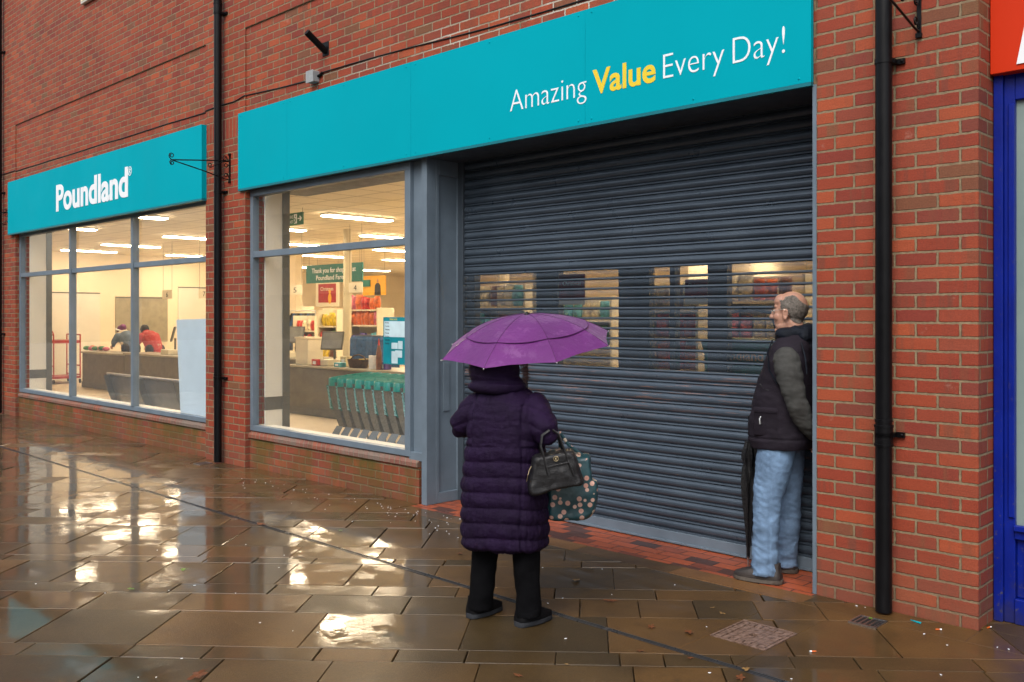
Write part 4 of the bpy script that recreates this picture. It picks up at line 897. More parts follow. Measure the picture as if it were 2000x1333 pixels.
def hand(mb, base, fdir, pdir, curl=1.0, s=1.0):
    f = Vector(fdir).normalized(); p = Vector(pdir); p = (p-f*p.dot(f)).normalized(); side = f.cross(p)
    b = Vector(base)
    Rm = Matrix((side, f, p)).transposed()
    mb.ell(b+f*.045*s, (.040*s, .050*s, .016*s), Rm, 14, 8)
    for i, (o, L) in enumerate(((-.029, .068), (-.010, .078), (.009, .074), (.027, .058))):
        q = b+side*o*s+f*.082*s; pts = [q]; a = 0
        for k in range(3): a += curl*.75; q = q+(f*math.cos(a)+p*math.sin(a))*L*s/3*1.1; pts.append(q)
        mb.tube(pts, [.0095*s, .009*s, .0085*s, .0075*s], 8); mb.ell(pts[-1], (.0076*s,)*3, nu=8, nv=6)
    t0 = b-side*.032*s+f*.025*s; t1 = t0+(-side*.6+f*.6+p*.5)*.032*s; t2 = t1+(f*.6+p*.8)*.028*s
    mb.tube([t0, t1, t2], [.012*s, .0105*s, .009*s], 8); mb.ell(t2, (.009*s,)*3, nu=8, nv=6)
def shoe(parent, x, y, yaw, L, W, up, so, h=.085):
    T = Matrix.Translation((x, y, 0)) @ Matrix.Rotation(yaw, 4, 'Z')
    def outline(k, w=1.0):   # k along the foot 0 heel .. 1 toe
        ww = W/2*(.70+.42*math.sin(math.pi*min(1, max(0, k*.92+.06)))**1.0)*(1 if k < .85 else 1-.9*((k-.85)/.15)**2)*(1 if k > .08 else .55+.45*(k/.08)**.5)
        return ww*w
    def lay(z, w, k0, k1, bulge=1):
        pts = []; n = 14
        for i in range(n+1): k = k0+(k1-k0)*i/n; pts.append((outline(k, w)+.0, -L/2+L*k, z))
        for i in range(n, -1, -1): k = k0+(k1-k0)*i/n; pts.append((-outline(k, w), -L/2+L*k, z))
        return pts
    m = MB(); m.M = T; m.loft([lay(.001, .95, 0, 1), lay(.006, 1.06, 0, 1), lay(.026, 1.04, 0, 1)]); m.build('sole', so, parent, local=True, smooth=50)
    m = MB(); m.M = T
    m.loft([lay(.0265, 1.0, .02, .99), lay(.045, 1.0, .03, .96), lay(.060, .88, .04, .80), lay(.078, .74, .05, .58), lay(h+.015, .62, .06, .46), lay(h+.03, .60, .06, .44)])
    # laces
    for i in range(4): m.tube([(-.022, L*.02+i*.022, .083-i*.009), (0, L*.02+i*.022, .088-i*.009), (.022, L*.02+i*.022, .083-i*.009)], .003, 5)
    m.build('shoe', up, parent, local=True, smooth=70)

# ---- woman under the purple umbrella
WO = Vector((-3.45, -1.55, 0)); WR = R(19.4)
wom = thing('person', 'person in a long dark purple quilted hooded coat, back turned, under the purple umbrella', 'person', WO, WR)
b = MB()
b.ell((-.06, -.005, 1.315), (.073, .085, .100)); b.ell((-.06, .075, 1.31), (.05, .03, .06)); b.ell((-.06, .105, 1.325), (.012, .014, .018)); b.ell((-.135, .01, 1.33), (.01, .018, .028)); b.ell((.015, .01, 1.33), (.01, .018, .028))
limb(b, [(-.05, 0, 1.26, .052), (-.02, 0, 1.14, .055)])
rings(b, [(0,0,1.19,.09,.08), (0,0,1.13,.155,.10), (0,0,.95,.15,.11), (0,0,.80,.165,.13), (0,0,.68,.16,.13)])
limb(b, [(.15, 0, 1.13, .045), (.235, -.085, 1.03, .038), (.10, .17, 1.05, .027)]); limb(b, [(-.15, 0, 1.13, .045), (-.265, -.03, 1.07, .038), (-.07, .20, 1.08, .027)])
limb(b, [(-.085, 0, .72, .085), (-.135, .01, .42, .055), (-.149, .0, .10, .038)]); limb(b, [(.085, 0, .72, .085), (.115, 0, .42, .055), (.135, -.02, .10, .038)])
hand(b, (.09, .18, 1.05), (-.9, .7, .05), (-.3, .5, 0), 1.3, .9); hand(b, (-.075, .205, 1.085), (.9, .5, .05), (.2, -.6, 0), 1.3, .9)
remesh(b.build('body', M['skin'], wom, local=True), .007, 3)
tr = MB(); limb(tr, [(-.09, .0, .70, .10), (-.125, .0, .42, .077), (-.143, -.01, .22, .069), (-.152, -.025, .040, .072)], 18, flat=True); limb(tr, [(.09, .0, .70, .10), (.108, -.01, .42, .076), (.127, -.03, .22, .068), (.139, -.042, .040, .070)], 18, flat=True); tr.ell((0, 0, .72), (.19, .15, .10))
remesh(tr.build('trousers', M['blacktr'], wom, local=True), .008, 3, lambda c, n: n*(.010*nz3(Vector((c.x*9, c.y*9, c.z*5)))+.006*nz3(Vector((c.x*16, c.y*16, c.z*16+3)))))
shoe(wom, -.149, .03, R(-18), .245, .092, M['shoe'], M['sole']); shoe(wom, .146, .012, R(-22), .245, .092, M['shoe'], M['sole'])
ct = MB()
rings(ct, [(-.016,0,.380,.200,.165), (-.016,0,.405,.225,.185), (-.018,0,.55,.230,.190), (-.018,0,.70,.222,.185), (-.015,0,.85,.210,.178), (-.005,-.005,.98,.206,.172), (0,-.01,1.08,.205,.160), (0,-.01,1.15,.185,.140), (-.01,-.005,1.195,.135,.11), (-.02,0,1.235,.09,.085)], 32, 2.5)
limb(ct, [(.150, -.005, 1.115, .085), (.205, -.04, 1.06, .080), (.252, -.075, .995, .066), (.20, .03, 1.005, .058), (.13, .14, 1.04, .052)], 18)
limb(ct, [(-.155, -.005, 1.115, .085), (-.22, -.02, 1.06, .079), (-.280, -.03, 1.00, .060), (-.21, .09, 1.02, .056), (-.11, .18, 1.08, .050)], 18)
def coat_disp(c, n):
    z = c.z; ang = math.atan2(c.y, c.x); d = 0
    zz = z+.012*math.sin(ang*2+1.0)+.008*nz3(Vector((c.x*5, c.y*5, z*2)))
    out = 1-sm(.21, .25, abs(c.x))*sm(.93, .98, z)
    if z < .93:
        f = ((zz-.372)/.0785) % 1.0; d += .0145*(max(0, math.sin(math.pi*f))**.5)-.009
        d += .005*nz3(Vector((ang*9, z*9, 1)))*(1-.5*abs(2*f-1))+.0035*nz3(Vector((ang*24, z*12, 4)))
    else:
        if abs(c.x) < .14 and c.y < .02:      # quilted yoke
            d += .0035*(abs(math.sin(c.x*75+2*nz3(Vector((c.x*14, 0, z*14)))))*abs(math.sin(z*80+2*nz3(Vector((c.x*14, 5, z*14))))))**.5-.002
        else:                                # padded sleeve sections
            f = ((z-.93+abs(c.x)*.35)/.088) % 1.0; d += .010*(max(0, math.sin(math.pi*f))**.6)-.005
    if z < .9:
        sx_ = abs(c.x-.145)                  # side back seam
        if c.y < 0: d -= .007*math.exp(-(sx_/.006)**2)
    else:
        for s_ in (-.145, .145):
            if c.y < .03: d -= .010*math.exp(-((c.x-s_)/.008)**2)
    d += .006*nz3(Vector((c.x*11, c.y*11, z*13)))+.0025*nz3(Vector((c.x*36, c.y*36, z*30)))
    return n*d
remesh(ct.build('quilted_coat', M['coat'], wom, local=True), .0062, 3, coat_disp)
hd = MB(); hd.ell((-.070, -.025, 1.315), (.142, .122, .122)); hd.ell((-.050, -.03, 1.235), (.165, .130, .060)); hd.ell((-.055, -.075, 1.26), (.11, .075, .07))
def hood_disp(c, n):
    d = .006*nz3(Vector((c.x*12, c.y*12, c.z*10)))-.010*math.exp(-((c.z-1.265+.10*abs(c.x+.05)**1.2)/.010)**2)+.004*math.sin(c.z*90+6*c.x)*(1-sm(1.2, 1.3, c.z))
    return n*d
remesh(hd.build('hood', M['coat'], wom, local=True), .007, 4, hood_disp)
fu = MB(); rf = random.Random(3)
for i in range(900):
    a = rf.uniform(-.5, math.pi+.5); r0 = .132; bx = Vector((-.072+(r0+.014)*math.cos(a), .045+rf.uniform(-.03, .04), 1.300+.115*math.sin(a)-.01)); d = Vector((math.cos(a)+rf.gauss(0, .5), rf.gauss(0, .6), math.sin(a)*.8+rf.gauss(0, .5))).normalized()
    L_ = rf.uniform(.015, .036); s_ = d.cross(Vector((0, 1, .3))).normalized()*.0016; m_ = bx+d*L_*.5+Vector((0, 0, -.003)); e_ = bx+d*L_+Vector((0, 0, -.008))
    k = len(fu.v); fu.add([bx-s_, bx+s_, m_+s_*.7, e_, m_-s_*.7], [(0,1,2,4), (4,2,3)])
n = N('brown_fur'); n.bsdf(n.ramp(n.noise(n.pos(), 60, 3), [(.3, (.05,.02,.02)), (.5, (.20,.10,.08)), (.75, (.38,.26,.22))]), .8); fu.build('fur_trim', n.mat, wom, local=True, fix=False)

# umbrella
def wet_nylon():
    n = N('wet_purple_nylon'); P = n.pos()
    c = n.ramp(n.noise(P, 3, 4), [(.3, (.125,.007,.155)), (.7, (.175,.011,.215))])
    wetm = n.mr(n.noise(n.scale(P, (1, 1, 1)), 9, 6, .75, .4), .50, .60, 0, 1, True); side = n.mr(n.noise(P, 2.6, 2), .42, .62, 0, 1)
    c = n.mix(n.m('MULTIPLY', wetm, n.m('MULTIPLY', side, .45)), c, (.38,.16,.42)); c = n.mix(n.m('MULTIPLY', n.mr(n.noise(P, 9, 6, .75, .6), .58, .66, 0, .3), 1.0), c, (.11,.012,.13))
    h = n.m('ADD', n.noise(P, 400, 2), n.m('MULTIPLY', n.noise(n.scale(P, (1, 1, .3)), 22, 4), 3))
    nm = n.bump(h, .0016)
    s1 = n.bsdf(c, n.mr(wetm, 0, 1, .55, .28), 0, nm, out=False, **{'Sheen Weight': .25, 'Specular IOR Level': .5})
    t = n.node('ShaderNodeBsdfTranslucent'); n.put(t.inputs[0], c); mx = n.node('ShaderNodeMixShader'); mx.inputs[0].default_value = .18
    n.t.links.new(s1, mx.inputs[1]); n.t.links.new(t.outputs[0], mx.inputs[2]); n.t.links.new(mx.outputs[0], n.out.inputs[0]); return n.mat
M['purple'] = wet_nylon()
UC = WO + Matrix.Rotation(WR, 3, 'Z') @ Vector((.0, .25, 0))
umb = thing('umbrella', 'open wet purple umbrella held over the person in the long purple coat', 'umbrella', UC)
RV = Vector((rt[0], rt[1], 0)); FV = Vector((fw[0], fw[1], 0)); TOP = 1.606; RU = .475
def upt(a, r, lift=0, sag=0):     # a measured from image right, counter to viewer
    q = r/RU; z = -.163*q**2.1-sag+lift
    h = RV*math.cos(a)*r - FV*math.sin(a)*r
    z += .105*h.dot(RV)*q**.4 + .19*h.dot(FV)*q**.4
    return Vector((UC.x, UC.y, TOP))+h+Vector((0, 0, z))
ph = R(-17); SEG = 8; SUB = 8
def umb_surface(r0, r1, nr, lift, droop, scal):
    m = MB(); G = []
    for i in range(nr+1):
        row = []
        for s_ in range(SEG):
            for k in range(SUB):
                t = k/SUB; a0 = ph+2*math.pi*s_/SEG; a = a0+2*math.pi/SEG*t
                r = r0+(r1-r0)*i/nr; bow = math.sin(math.pi*t)
                rr = r*(1-scal*bow*(i/nr)**2)
                lf = lift*(i/nr if lift > .0 else 1)
                p = upt(a0, rr, lf).lerp(upt(a0+2*math.pi/SEG, rr, lf), t)
                p.z -= droop*bow*(r/RU)
                p.z += .004*nz3(Vector((p.x*12, p.y*12, s_*3.1)))*bow
                row.append(p)
        G.append(row)
    n_ = SEG*SUB
    for i in range(nr):
        for j in range(n_): pass
    m.loft(G, False); return m
umb_surface(.03, RU+.006, 14, 0, .004, .02).build('canopy', M['purple'], umb, smooth=5, fix=False)
umb_surface(.012,   .345, 8, .004, -.002, -.05).build('vent_layer', M['purple'], umb, smooth=5, fix=False)
M['hem'] = simple('dark_purple_hem', (.06,.006,.07), .6)
for s_ in range(SEG):
    a = ph+2*math.pi*s_/SEG; MB().tube([upt(a, r_, -.006) for r_ in (.03, .12, .22, .32, .42, .478)], .0022, 6).build('rib', M['steel'], umb)
for s_ in range(SEG):
    a = ph+2*math.pi*s_/SEG; MB().tube([upt(a, r_, .0052 if r_ < .35 else .0012) for r_ in (.02, .08, .15, .22, .29, .34, .352, .40, .44, .481)], .0011, 5).build('seam', M['hem'], umb)
    MB().ell(upt(a, .485), (.004, .004, .005), nu=8, nv=6).build('rib_tip', M['steel'], umb, smooth=60)
hm = MB()
for s_ in range(SEG):
    a0 = ph+2*math.pi*s_/SEG; pts = []
    for k in range(9):
        t = k/8; bow = math.sin(math.pi*t); rr = .345*(1+.05*bow)
        pts.append(upt(a0, rr, .0045).lerp(upt(a0+2*math.pi/SEG, rr, .0045), t)+Vector((0, 0, .002*bow)))
    hm.tube(pts, .0012, 5, cap=False)
hm.build('vent_hem', M['hem'], umb)
MB().tube([(UC.x, UC.y, .98), (UC.x, UC.y, TOP)], .005, 8).build('shaft', M['frame_dark'], umb, smooth=50); MB().tube([(UC.x, UC.y, .93), (UC.x, UC.y, 1.02)], [.014, .012], 12).build('handle', M['black'], umb, smooth=50)
MB().tube([(UC.x, UC.y, TOP-.004), (UC.x, UC.y, TOP+.010)], [.020, .012], 14).tube([(UC.x, UC.y, TOP+.01), (UC.x, UC.y, TOP+.016)], [.008, .004], 10).build('finial', M['black'], umb, smooth=50)

# handbag and tote, hung on the forearm (own picture-facing frame at their real distance)
def pimg(px, py, dep, dd=0): return Vector((0, CAMY, CAMZ))+FV*(dep+dd)+RV*((px-1000)/FPX*dep)+Vector((0, 0, (HOR-py)/FPX*dep))
def bag_loft(outline, dep, th, seg=3):
    cx = sum(p[0] for p in outline)/len(outline); cy = sum(p[1] for p in outline)/len(outline); R_ = []
    for k, s_ in ((-1, .86), (-.8, .95), (-.3, 1.0), (.3, 1.0), (.8, .95), (1, .86)):
        R_.append([pimg(cx+(p[0]-cx)*s_, cy+(p[1]-cy)*s_, dep, k*th/2) for p in outline])
    return MB().loft(R_)
n = N('black_leather'); P = n.pos(); n.bsdf(n.ramp(n.noise(P, 9, 4), [(.3, (.006,.006,.007)), (.7, (.014,.014,.016))]), n.mr(n.noise(P, 12, 4), .3, .7, .28, .45), 0, n.bump(n.m('ADD', n.vor(P, 260), n.m('MULTIPLY', n.noise(P, 18, 4), 4)), .0015), **{'Specular IOR Level': .5}); M['leather'] = n.mat
M['gold'] = simple('gold_metal', (.75,.6,.35), .3, 1.0)
D1 = 4.73
hb = thing('handbag', 'black leather handbag with a round metal emblem hanging from the forearm', 'handbag', pimg(1087, 960, D1))
o_ = [(1041,893),(1046,889),(1060,887),(1080,884),(1100,880),(1113,877),(1119,878),(1123,884),(1128,900),(1134,922),(1140,940),(1137,946),(1120,950),(1100,953),(1080,957),(1060,963),(1045,968),(1035,967),(1031,960),(1031,945),(1034,925),(1038,905)]
remesh(bag_loft(o_, D1, .13).build('bag_body', M['leather'], hb), .006, 4, lambda c, n: n*(.006*nz3(c*14)+.003*nz3(c*32)))
ft = -.071
for pts in ([(1070,925),(1062,893),(1055,868),(1058,848),(1072,838)], [(1119,925),(1108,898),(1098,868),(1090,846),(1078,838)]):
    MB().tube([pimg(x_, y_, D1, ft+.002+.02*i/4) for i, (x_, y_) in enumerate(pts)], .0085, 8, sx=.5).build('handle', M['leather'], hb, smooth=60)
for pts in ([(1057,892),(1052,865),(1060,842)], [(1100,882),(1092,860),(1080,842)]): MB().tube([pimg(x_, y_, D1, .06-.02*i/2) for i, (x_, y_) in enumerate(pts)], .0085, 8, sx=.5).build('handle', M['leather'], hb, smooth=60)
MB().tube([pimg(x_, y_, D1, ft-.001) for x_, y_ in ((1066,909),(1085,904),(1110,899))], .004, 6, sx=.4).build('front_seam', M['leather'], hb)
MB().tube([pimg(1084.5+4.6*math.cos(t), 892+4.6*math.sin(t), D1, ft-.004) for t in [2*math.pi*k/18 for k in range(19)]], .0017, 6).tube([pimg(x_, y_, D1, ft-.004) for x_, y_ in ((1086,889.6),(1083.4,890),(1083,892.5),(1084,894.6),(1086.4,894))], .0013, 5).tube([pimg(1083.2, 892.2, D1, ft-.004), pimg(1085.8, 892, D1, ft-.004)], .0012, 5).build('emblem', M['gold'], hb)
MB().tube([pimg(1040,906,D1,-.03), pimg(1034,914,D1,-.05), pimg(1031,924,D1,-.055), pimg(1028,938,D1,-.055)], .0018, 5).build('zip_pull', M['gold'], hb)
def tote_mat():
    n = N('dotted_teal_fabric'); P = n.pos()
    x, y, z = n.xyz(P); lat = n.m('ADD', n.m('MULTIPLY', x, RV.x), n.m('MULTIPLY', y, RV.y)); dp = n.m('ADD', n.m('MULTIPLY', x, FV.x), n.m('MULTIPLY', y, FV.y))
    v = n.vec(lat, n.m('MULTIPLY', dp, .6), z)
    vo = n.node('ShaderNodeTexVoronoi', feature='F1'); n.put(vo.inputs['Vector'], v); vo.inputs['Scale'].default_value = 27; vo.inputs['Randomness'].default_value = .85
    d = vo.outputs['Distance']; r1, r2, r3 = n.xyz(vo.outputs['Color'])
    on = n.m('MULTIPLY', n.mr(d, .33, .38, 1, 0), n.m('GREATER_THAN', r1, .12)); cen = n.mr(d, .07, .11, 1, 0)
    dc = n.ramp(r2, [(0, (.62,.55,.42)), (.5, (.55,.28,.22)), (1, (.6,.38,.3))]); dc = n.mix(n.m('MULTIPLY', cen, .6), dc, (.5,.12,.1))
    base = n.ramp(n.noise(P, 8, 3), [(.3, (.008,.042,.052)), (.7, (.018,.075,.09))])
    n.bsdf(n.mix(on, base, dc), .42, 0, n.bump(n.noise(P, 16, 4), .006), **{'Coat Weight': .3, 'Coat Roughness': .3}); return n.mat
M['tote'] = tote_mat(); D2 = 4.93
tb2 = thing('tote_bag', 'dark teal tote bag with pale pink dots hanging behind the black handbag', 'tote bag', pimg(1120, 1014, D2))
o_ = [(1072,880),(1100,876),(1130,888),(1150,887),(1153,892),(1154,910),(1157,936),(1165,936),(1167,948),(1167,975),(1163,995),(1155,1008),(1140,1014),(1110,1016),(1085,1017),(1072,1014),(1068,1000),(1066,960),(1066,920)]
remesh(bag_loft(o_, D2, .13).build('bag_body', M['tote'], tb2), .0065, 3, lambda c, n: n*(.008*nz3(c*11)+.003*nz3(c*30)))
for pts in ([(1093,880),(1092,862),(1086,840)], [(1140,890),(1110,868),(1092,842)]): MB().tube([pimg(x_, y_, D2, -.02-.03*i/2) for i, (x_, y_) in enumerate(pts)], .008, 8, sx=.5).build('handle', M['tote'], tb2, smooth=60)

# ---- man leaning on the brick pier
MO = Vector((-2.90, .15, 0)); MR = R(104)
man = thing('person', 'balding person in dark gilet and faded jeans leaning back on the brick pier', 'person', MO, MR)
b = MB()
hx = 0.0
b.ell((0,-.180,1.652), (.077,.096,.096), nu=24, nv=16); b.ell((0,-.122,1.605), (.060,.058,.095), nu=20, nv=14); b.ell((0,-.122,1.548), (.056,.056,.048), nu=18, nv=12); b.ell((0,-.078,1.520), (.026,.020,.019)); b.ell((0,-.096,1.668), (.050,.020,.016))
b.ell((0,-.125,1.695), (.060,.048,.045))
b.tube([(0,-.078,1.652), (0,-.062,1.632), (0,-.050,1.612)], [.008,.010,.013], 10); b.ell((0,-.050,1.608), (.0135,.0145,.011)); b.ell((.011,-.060,1.604), (.008,.010,.007)); b.ell((-.011,-.060,1.604), (.008,.010,.007))
b.ell((0,-.071,1.577), (.023,.010,.0055)); b.ell((0,-.071,1.563), (.022,.010,.0060)); b.ell((.040,-.098,1.605), (.022,.026,.026)); b.ell((-.040,-.098,1.605), (.022,.026,.026))
for s_ in (-1, 1):
    E_ = Matrix.Rotation(.25, 3, 'X'); b.ell((s_*.077,-.152,1.612), (.007,.019,.031), E_, 14, 10); b.ell((s_*.080,-.150,1.588), (.007,.010,.012)); b.tube([(s_*.082,-.140,1.600), (s_*.086,-.146,1.628), (s_*.087,-.160,1.638), (s_*.086,-.172,1.628), (s_*.084,-.170,1.605), (s_*.082,-.155,1.585)], .0042, 6)
    b.ell((s_*.030,-.0865,1.640), (.013,.010,.006))
limb(b, [(0,-.170,1.56,.060), (0,-.185,1.48,.058), (0,-.20,1.40,.075)])
rings(b, [(0,-.19,1.44,.07,.06), (0,-.17,1.34,.14,.09), (0,-.14,1.15,.15,.12), (0,-.12,.95,.16,.14), (0,-.10,.86,.16,.13)])
for s_ in (-1, 1): limb(b, [(s_*.165,-.17,1.31,.045), (s_*.225,-.245,1.10,.04), (s_*.11,-.315,.90,.030), (s_*.075,-.33,.87,.026)])
limb(b, [(-.09,-.10,.84,.09), (-.12,-.06,.48,.058), (-.145,-.045,.10,.04)]); limb(b, [(.09,-.10,.84,.09), (.12,-.09,.48,.058), (.145,-.07,.10,.04)])
hand(b, (-.075,-.33,.885), (.75,.0,-.45), (0,.35,-.4), .9, 1.0); hand(b, (.075,-.345,.875), (-.75,.0,-.35), (0,-.35,-.4), .9, 1.0)
bd = remesh(b.build('body', M['skin'], man, local=True), .0038, 3, lambda c, n: n*(.0012*nz3(c*60) if c.z > 1.5 else 0))
HP = Vector((0, -.18, 1.53))
HROT = Matrix.Translation(HP) @ Matrix.Rotation(R(-7), 4, 'X') @ Matrix.Translation(-HP)
hair_src = [v.co.copy() for v in bd.data.vertices]; hair_nrm = [v.normal.copy() for v in bd.data.vertices]; hair_ctr = [p.center.copy() for p in bd.data.polygons]
def level(c): return c.lerp(HROT @ c, sm(1.47, 1.55, c.z)) if c.z > 1.47 and abs(c.x) < .12 else c
# hair: a thin fringe following the skull
hm_ = MB(); me = bd.data; vid = {}
def isair(c):
    c = c+Vector((0, 1, 1))*.007*nz3(c*45)+Vector((0, 1, 1))*.004*nz3(c*120)
    if c.z < 1.555 or abs(c.x) > .0885: return False
    if c.y > -.128-.22*max(0, 1.66-c.z): return False
    if ((c.y+.152)/.024)**2+((c.z-1.612)/.036)**2 < 1: return False
    top = 1.708-.012*math.sin(c.y*40)-max(0, (-.215-c.y))*.75
    return c.z < top and c.z > 1.60-.9*max(0, -.15-c.y)+.0
for p in me.polygons:
    c = hair_ctr[p.index]
    if c.z > 1.5 and isair(c):
        idx = []
        for vi in p.vertices:
            if vi not in vid:
                v = hair_src[vi]; vid[vi] = len(hm_.v); hm_.v.append(tuple(level(v+hair_nrm[vi]*(.0035+.0022*nz3(Vector((v.x*70, v.y*70, v.z*40)))))))
            idx.append(vid[vi])
        hm_.f.append(tuple(idx)); hm_.m.append(0)
for v in me.vertices: v.co = level(v.co.copy())
hr = hm_.build('hair', M['hair'], man, local=True, smooth=80, fix=False)
mo_ = hr.modifiers.new('t', 'SOLIDIFY'); mo_.thickness = .005; mo_.offset = -1
for s_ in (-1, 1):
    eb = MB(); eb.M = HROT; eb.ell((s_*.031,-.079,1.6415), (.0105,.0105,.0075)).build('eye', simple('eye_white', (.5,.45,.42), .2), man, local=True, smooth=60)
    eb = MB(); eb.M = HROT; eb.tube([(s_*.018,-.075,1.668), (s_*.032,-.068,1.673), (s_*.046,-.078,1.668)], [.003,.0042,.002], 6).build('eyebrow', M['hair'], man, local=True, smooth=60)
g = MB(); g.M = HROT; M['wireframe'] = simple('spectacle_wire', (.6,.58,.5), .3, .8)
for s_ in (-1, 1):
    g.tube([(s_*.034+.023*math.cos(t), -.060-.01*abs(math.cos(t)), 1.640+.016*math.sin(t)) for t in [2*math.pi*k/16 for k in range(17)]], .0009, 5); g.tube([(s_*.057,-.07,1.646), (s_*.070,-.10,1.642), (s_*.080,-.148,1.644), (s_*.083,-.168,1.628)], .0014, 5)
g.tube([(-.011,-.058,1.645), (0,-.052,1.650), (.011,-.058,1.645)], .0012, 5); g.build('spectacles', M['wireframe'], man, local=True)
jn = MB(); limb(jn, [(-.080,-.10,.84,.112), (-.098,-.080,.70,.108), (-.115,-.046,.50,.083), (-.130,-.040,.30,.075), (-.140,-.038,.14,.072), (-.145,-.038,.045,.078)], 22, flat=True)
limb(jn, [(.080,-.11,.84,.112), (.103,-.108,.70,.104), (.12,-.105,.50,.086), (.13,-.100,.30,.079), (.14,-.088,.14,.076), (.145,-.082,.045,.078)], 22, flat=True); jn.ell((0,-.105,.86), (.172,.150,.11))
def jeans_disp(c, n):
    k = sm(.75, .1, c.z) if False else (1-sm(.1, .75, c.z))
    f = nz3(Vector((c.x*6+c.z*4, c.y*6, c.z*19+c.y*9)))*(.003+.0055*k)+(1-abs(nz3(Vector((c.x*9+4, c.y*9+c.z*7, c.z*21-c.y*12)))))**3*(.003+.0035*k)+.002*nz3(Vector((c.x*40, c.y*40, c.z*40)))
    s = -.004*math.exp(-((c.x*0+ (c.y+.08))/.005)**2) if abs(c.x) > .13 else 0
    return n*(f+s)
remesh(jn.build('jeans', M['denim'], man, local=True), .0072, 3, jeans_disp)
shoe(man, -.145, .005, R(0), .30, .108, M['brownshoe'], M['brownsole'], .09); shoe(man, .150, -.015, R(-4), .30, .108, M['brownshoe'], M['brownsole'], .09)
sv = MB()
for s_ in (-1, 1): limb(sv, [(s_*.172,-.175,1.335,.084), (s_*.212,-.20,1.25,.075), (s_*.232,-.245,1.09,.064), (s_*.19,-.285,.98,.056), (s_*.115,-.318,.905,.045)], 20)
sv.ell((0,-.17,1.36), (.15,.10,.08))
remesh(sv.build('shirt_sleeves', M['shirt'], man, local=True), .0068, 3, lambda c, n: n*(.008*nz3(Vector((c.x*9, c.y*9, c.z*20)))+.004*nz3(Vector((c.x*20, c.y*20, c.z*46)))))
gl = MB()
rings(gl, [(0,-.105,.800,.205,.178), (0,-.105,.85,.212,.196), (0,-.108,.93,.208,.199), (0,-.118,1.04,.203,.189), (0,-.130,1.15,.200,.178), (0,-.148,1.25,.208,.162), (0,-.165,1.33,.214,.150), (0,-.180,1.40,.196,.132), (0,-.188,1.45,.155,.112), (0,-.190,1.50,.090,.09)], 32, 2.5)
def gil_disp(c, n):
    d = .007*nz3(Vector((c.x*8, c.y*8, c.z*13)))+.003*nz3(Vector((c.x*22, c.y*22, c.z*32)))
    for z_ in (.865,): d -= .006*math.exp(-((c.z-z_)/.006)**2)
    return n*d
remesh(gl.build('gilet', M['gilet'], man, local=True), .0068, 3, gil_disp)
hd = MB(); hd.ell((0,-.262,1.475), (.130,.062,.085)); hd.ell((0,-.215,1.495), (.115,.088,.055)); hd.ell((.06,-.15,1.485), (.058,.075,.050)); hd.ell((-.06,-.15,1.485), (.058,.075,.050)); hd.ell((0,-.105,1.455), (.065,.040,.065)); hd.ell((0,-.285,1.40), (.10,.040,.08))
remesh(hd.build('hood', M['navy'], man, local=True), .006, 3, lambda c, n: n*(.010*nz3(Vector((c.x*13, c.y*13, c.z*20)))+.003*nz3(Vector((c.x*30, c.y*30, c.z*46)))))
MB().loft([[(-.197-.010*q, -.06+sx_*.070, z_) for sx_ in (-1, 1)]+[(-.180, -.06+sx_*.070, z_) for sx_ in (1, -1)] for q, z_ in ((0, .88), (1, .89), (1.3, .96), (1, 1.02), (1.4, 1.022), (1.4, 1.05), (0, 1.055))]).build('pocket', M['gilet'], man, local=True, bevel=.003, smooth=50)
MB().tube([(-.212,-.035,1.00), (-.218,-.03,.985), (-.216,-.033,.955)], [.004,.007,.010], 8, sx=.4).build('pocket_tag', M['steel'], man, local=True, smooth=50)
MB().tube([(-.205,-.10,1.455), (-.222,-.075,1.38), (-.224,-.085,1.28), (-.216,-.13,1.20)], .005, 6).tube([(-.165,-.26,1.44), (-.205,-.29,1.36), (-.205,-.30,1.26)], .005, 6).build('armhole_binding', M['navy'], man, local=True, smooth=60)
MB().tube([(-.165,-.015,1.19), (-.185,-.045,1.165), (-.198,-.075,1.155)], .0035, 6).build('chest_zip', M['black_matt'], man, local=True)
MB().tube([(-.10,.025,1.10), (-.09,.015,1.2), (-.08,-.015,1.3), (-.07,-.06,1.41)], .0035, 6).build('zip', M['black_matt'], man, local=True)

# folded umbrella
fb = thing('folded_umbrella', 'folded black umbrella standing on its tip beside the faded jeans', 'umbrella', MO + Matrix.Rotation(MR, 3, 'Z') @ Vector((.10, .135, 0)), MR)
tip_, top_ = Vector((0, 0, .01)), Vector((-.02, -.022, .86)); ax = (top_-tip_).normalized(); e1_ = ax.cross(Vector((0,1,0))).normalized(); e2_ = ax.cross(e1_)
R_ = []
for k in range(26):
    t = k/25; r_ = .010+.033*sm(0, .75, t)-.018*sm(.86, 1, t)-(.012*math.exp(-((t-.80)/.03)**2))
    R_.append([tip_+ax*(.06+.74*t)+(e1_*math.cos(a)+e2_*math.sin(a))*r_*(1+.28*math.sin(6*a+5*t)+.1*math.sin(15*a)) for a in [2*math.pi*j/36 for j in range(36)]])
MB().loft(R_).build('folded_canopy', cloth_mat('wet_black_nylon', (.006,.006,.007), .4, .3, 10, 300, .001, 0, .5), fb, local=True, smooth=70)
MB().tube([tip_, tip_+ax*.07], [.004, .009], 8).build('ferrule', M['steel'], fb, local=True, smooth=50)
MB().tube([tip_+ax*.79, tip_+ax*.87], .006, 8).tube([tip_+ax*.86, tip_+ax*.96], [.015, .017], 12).build('handle', M['black'], fb, local=True, smooth=50)
MB().loft([[tip_+ax*(.70+.06*u_)+e1_*(.035*s_)+e2_*(.05+.012*q_) for u_, s_ in ((0,-.6),(1,-.9),(1.2,.3),(.3,.5))] for q_ in (0, 1)]).build('strap', M['black_matt'], fb, local=True)

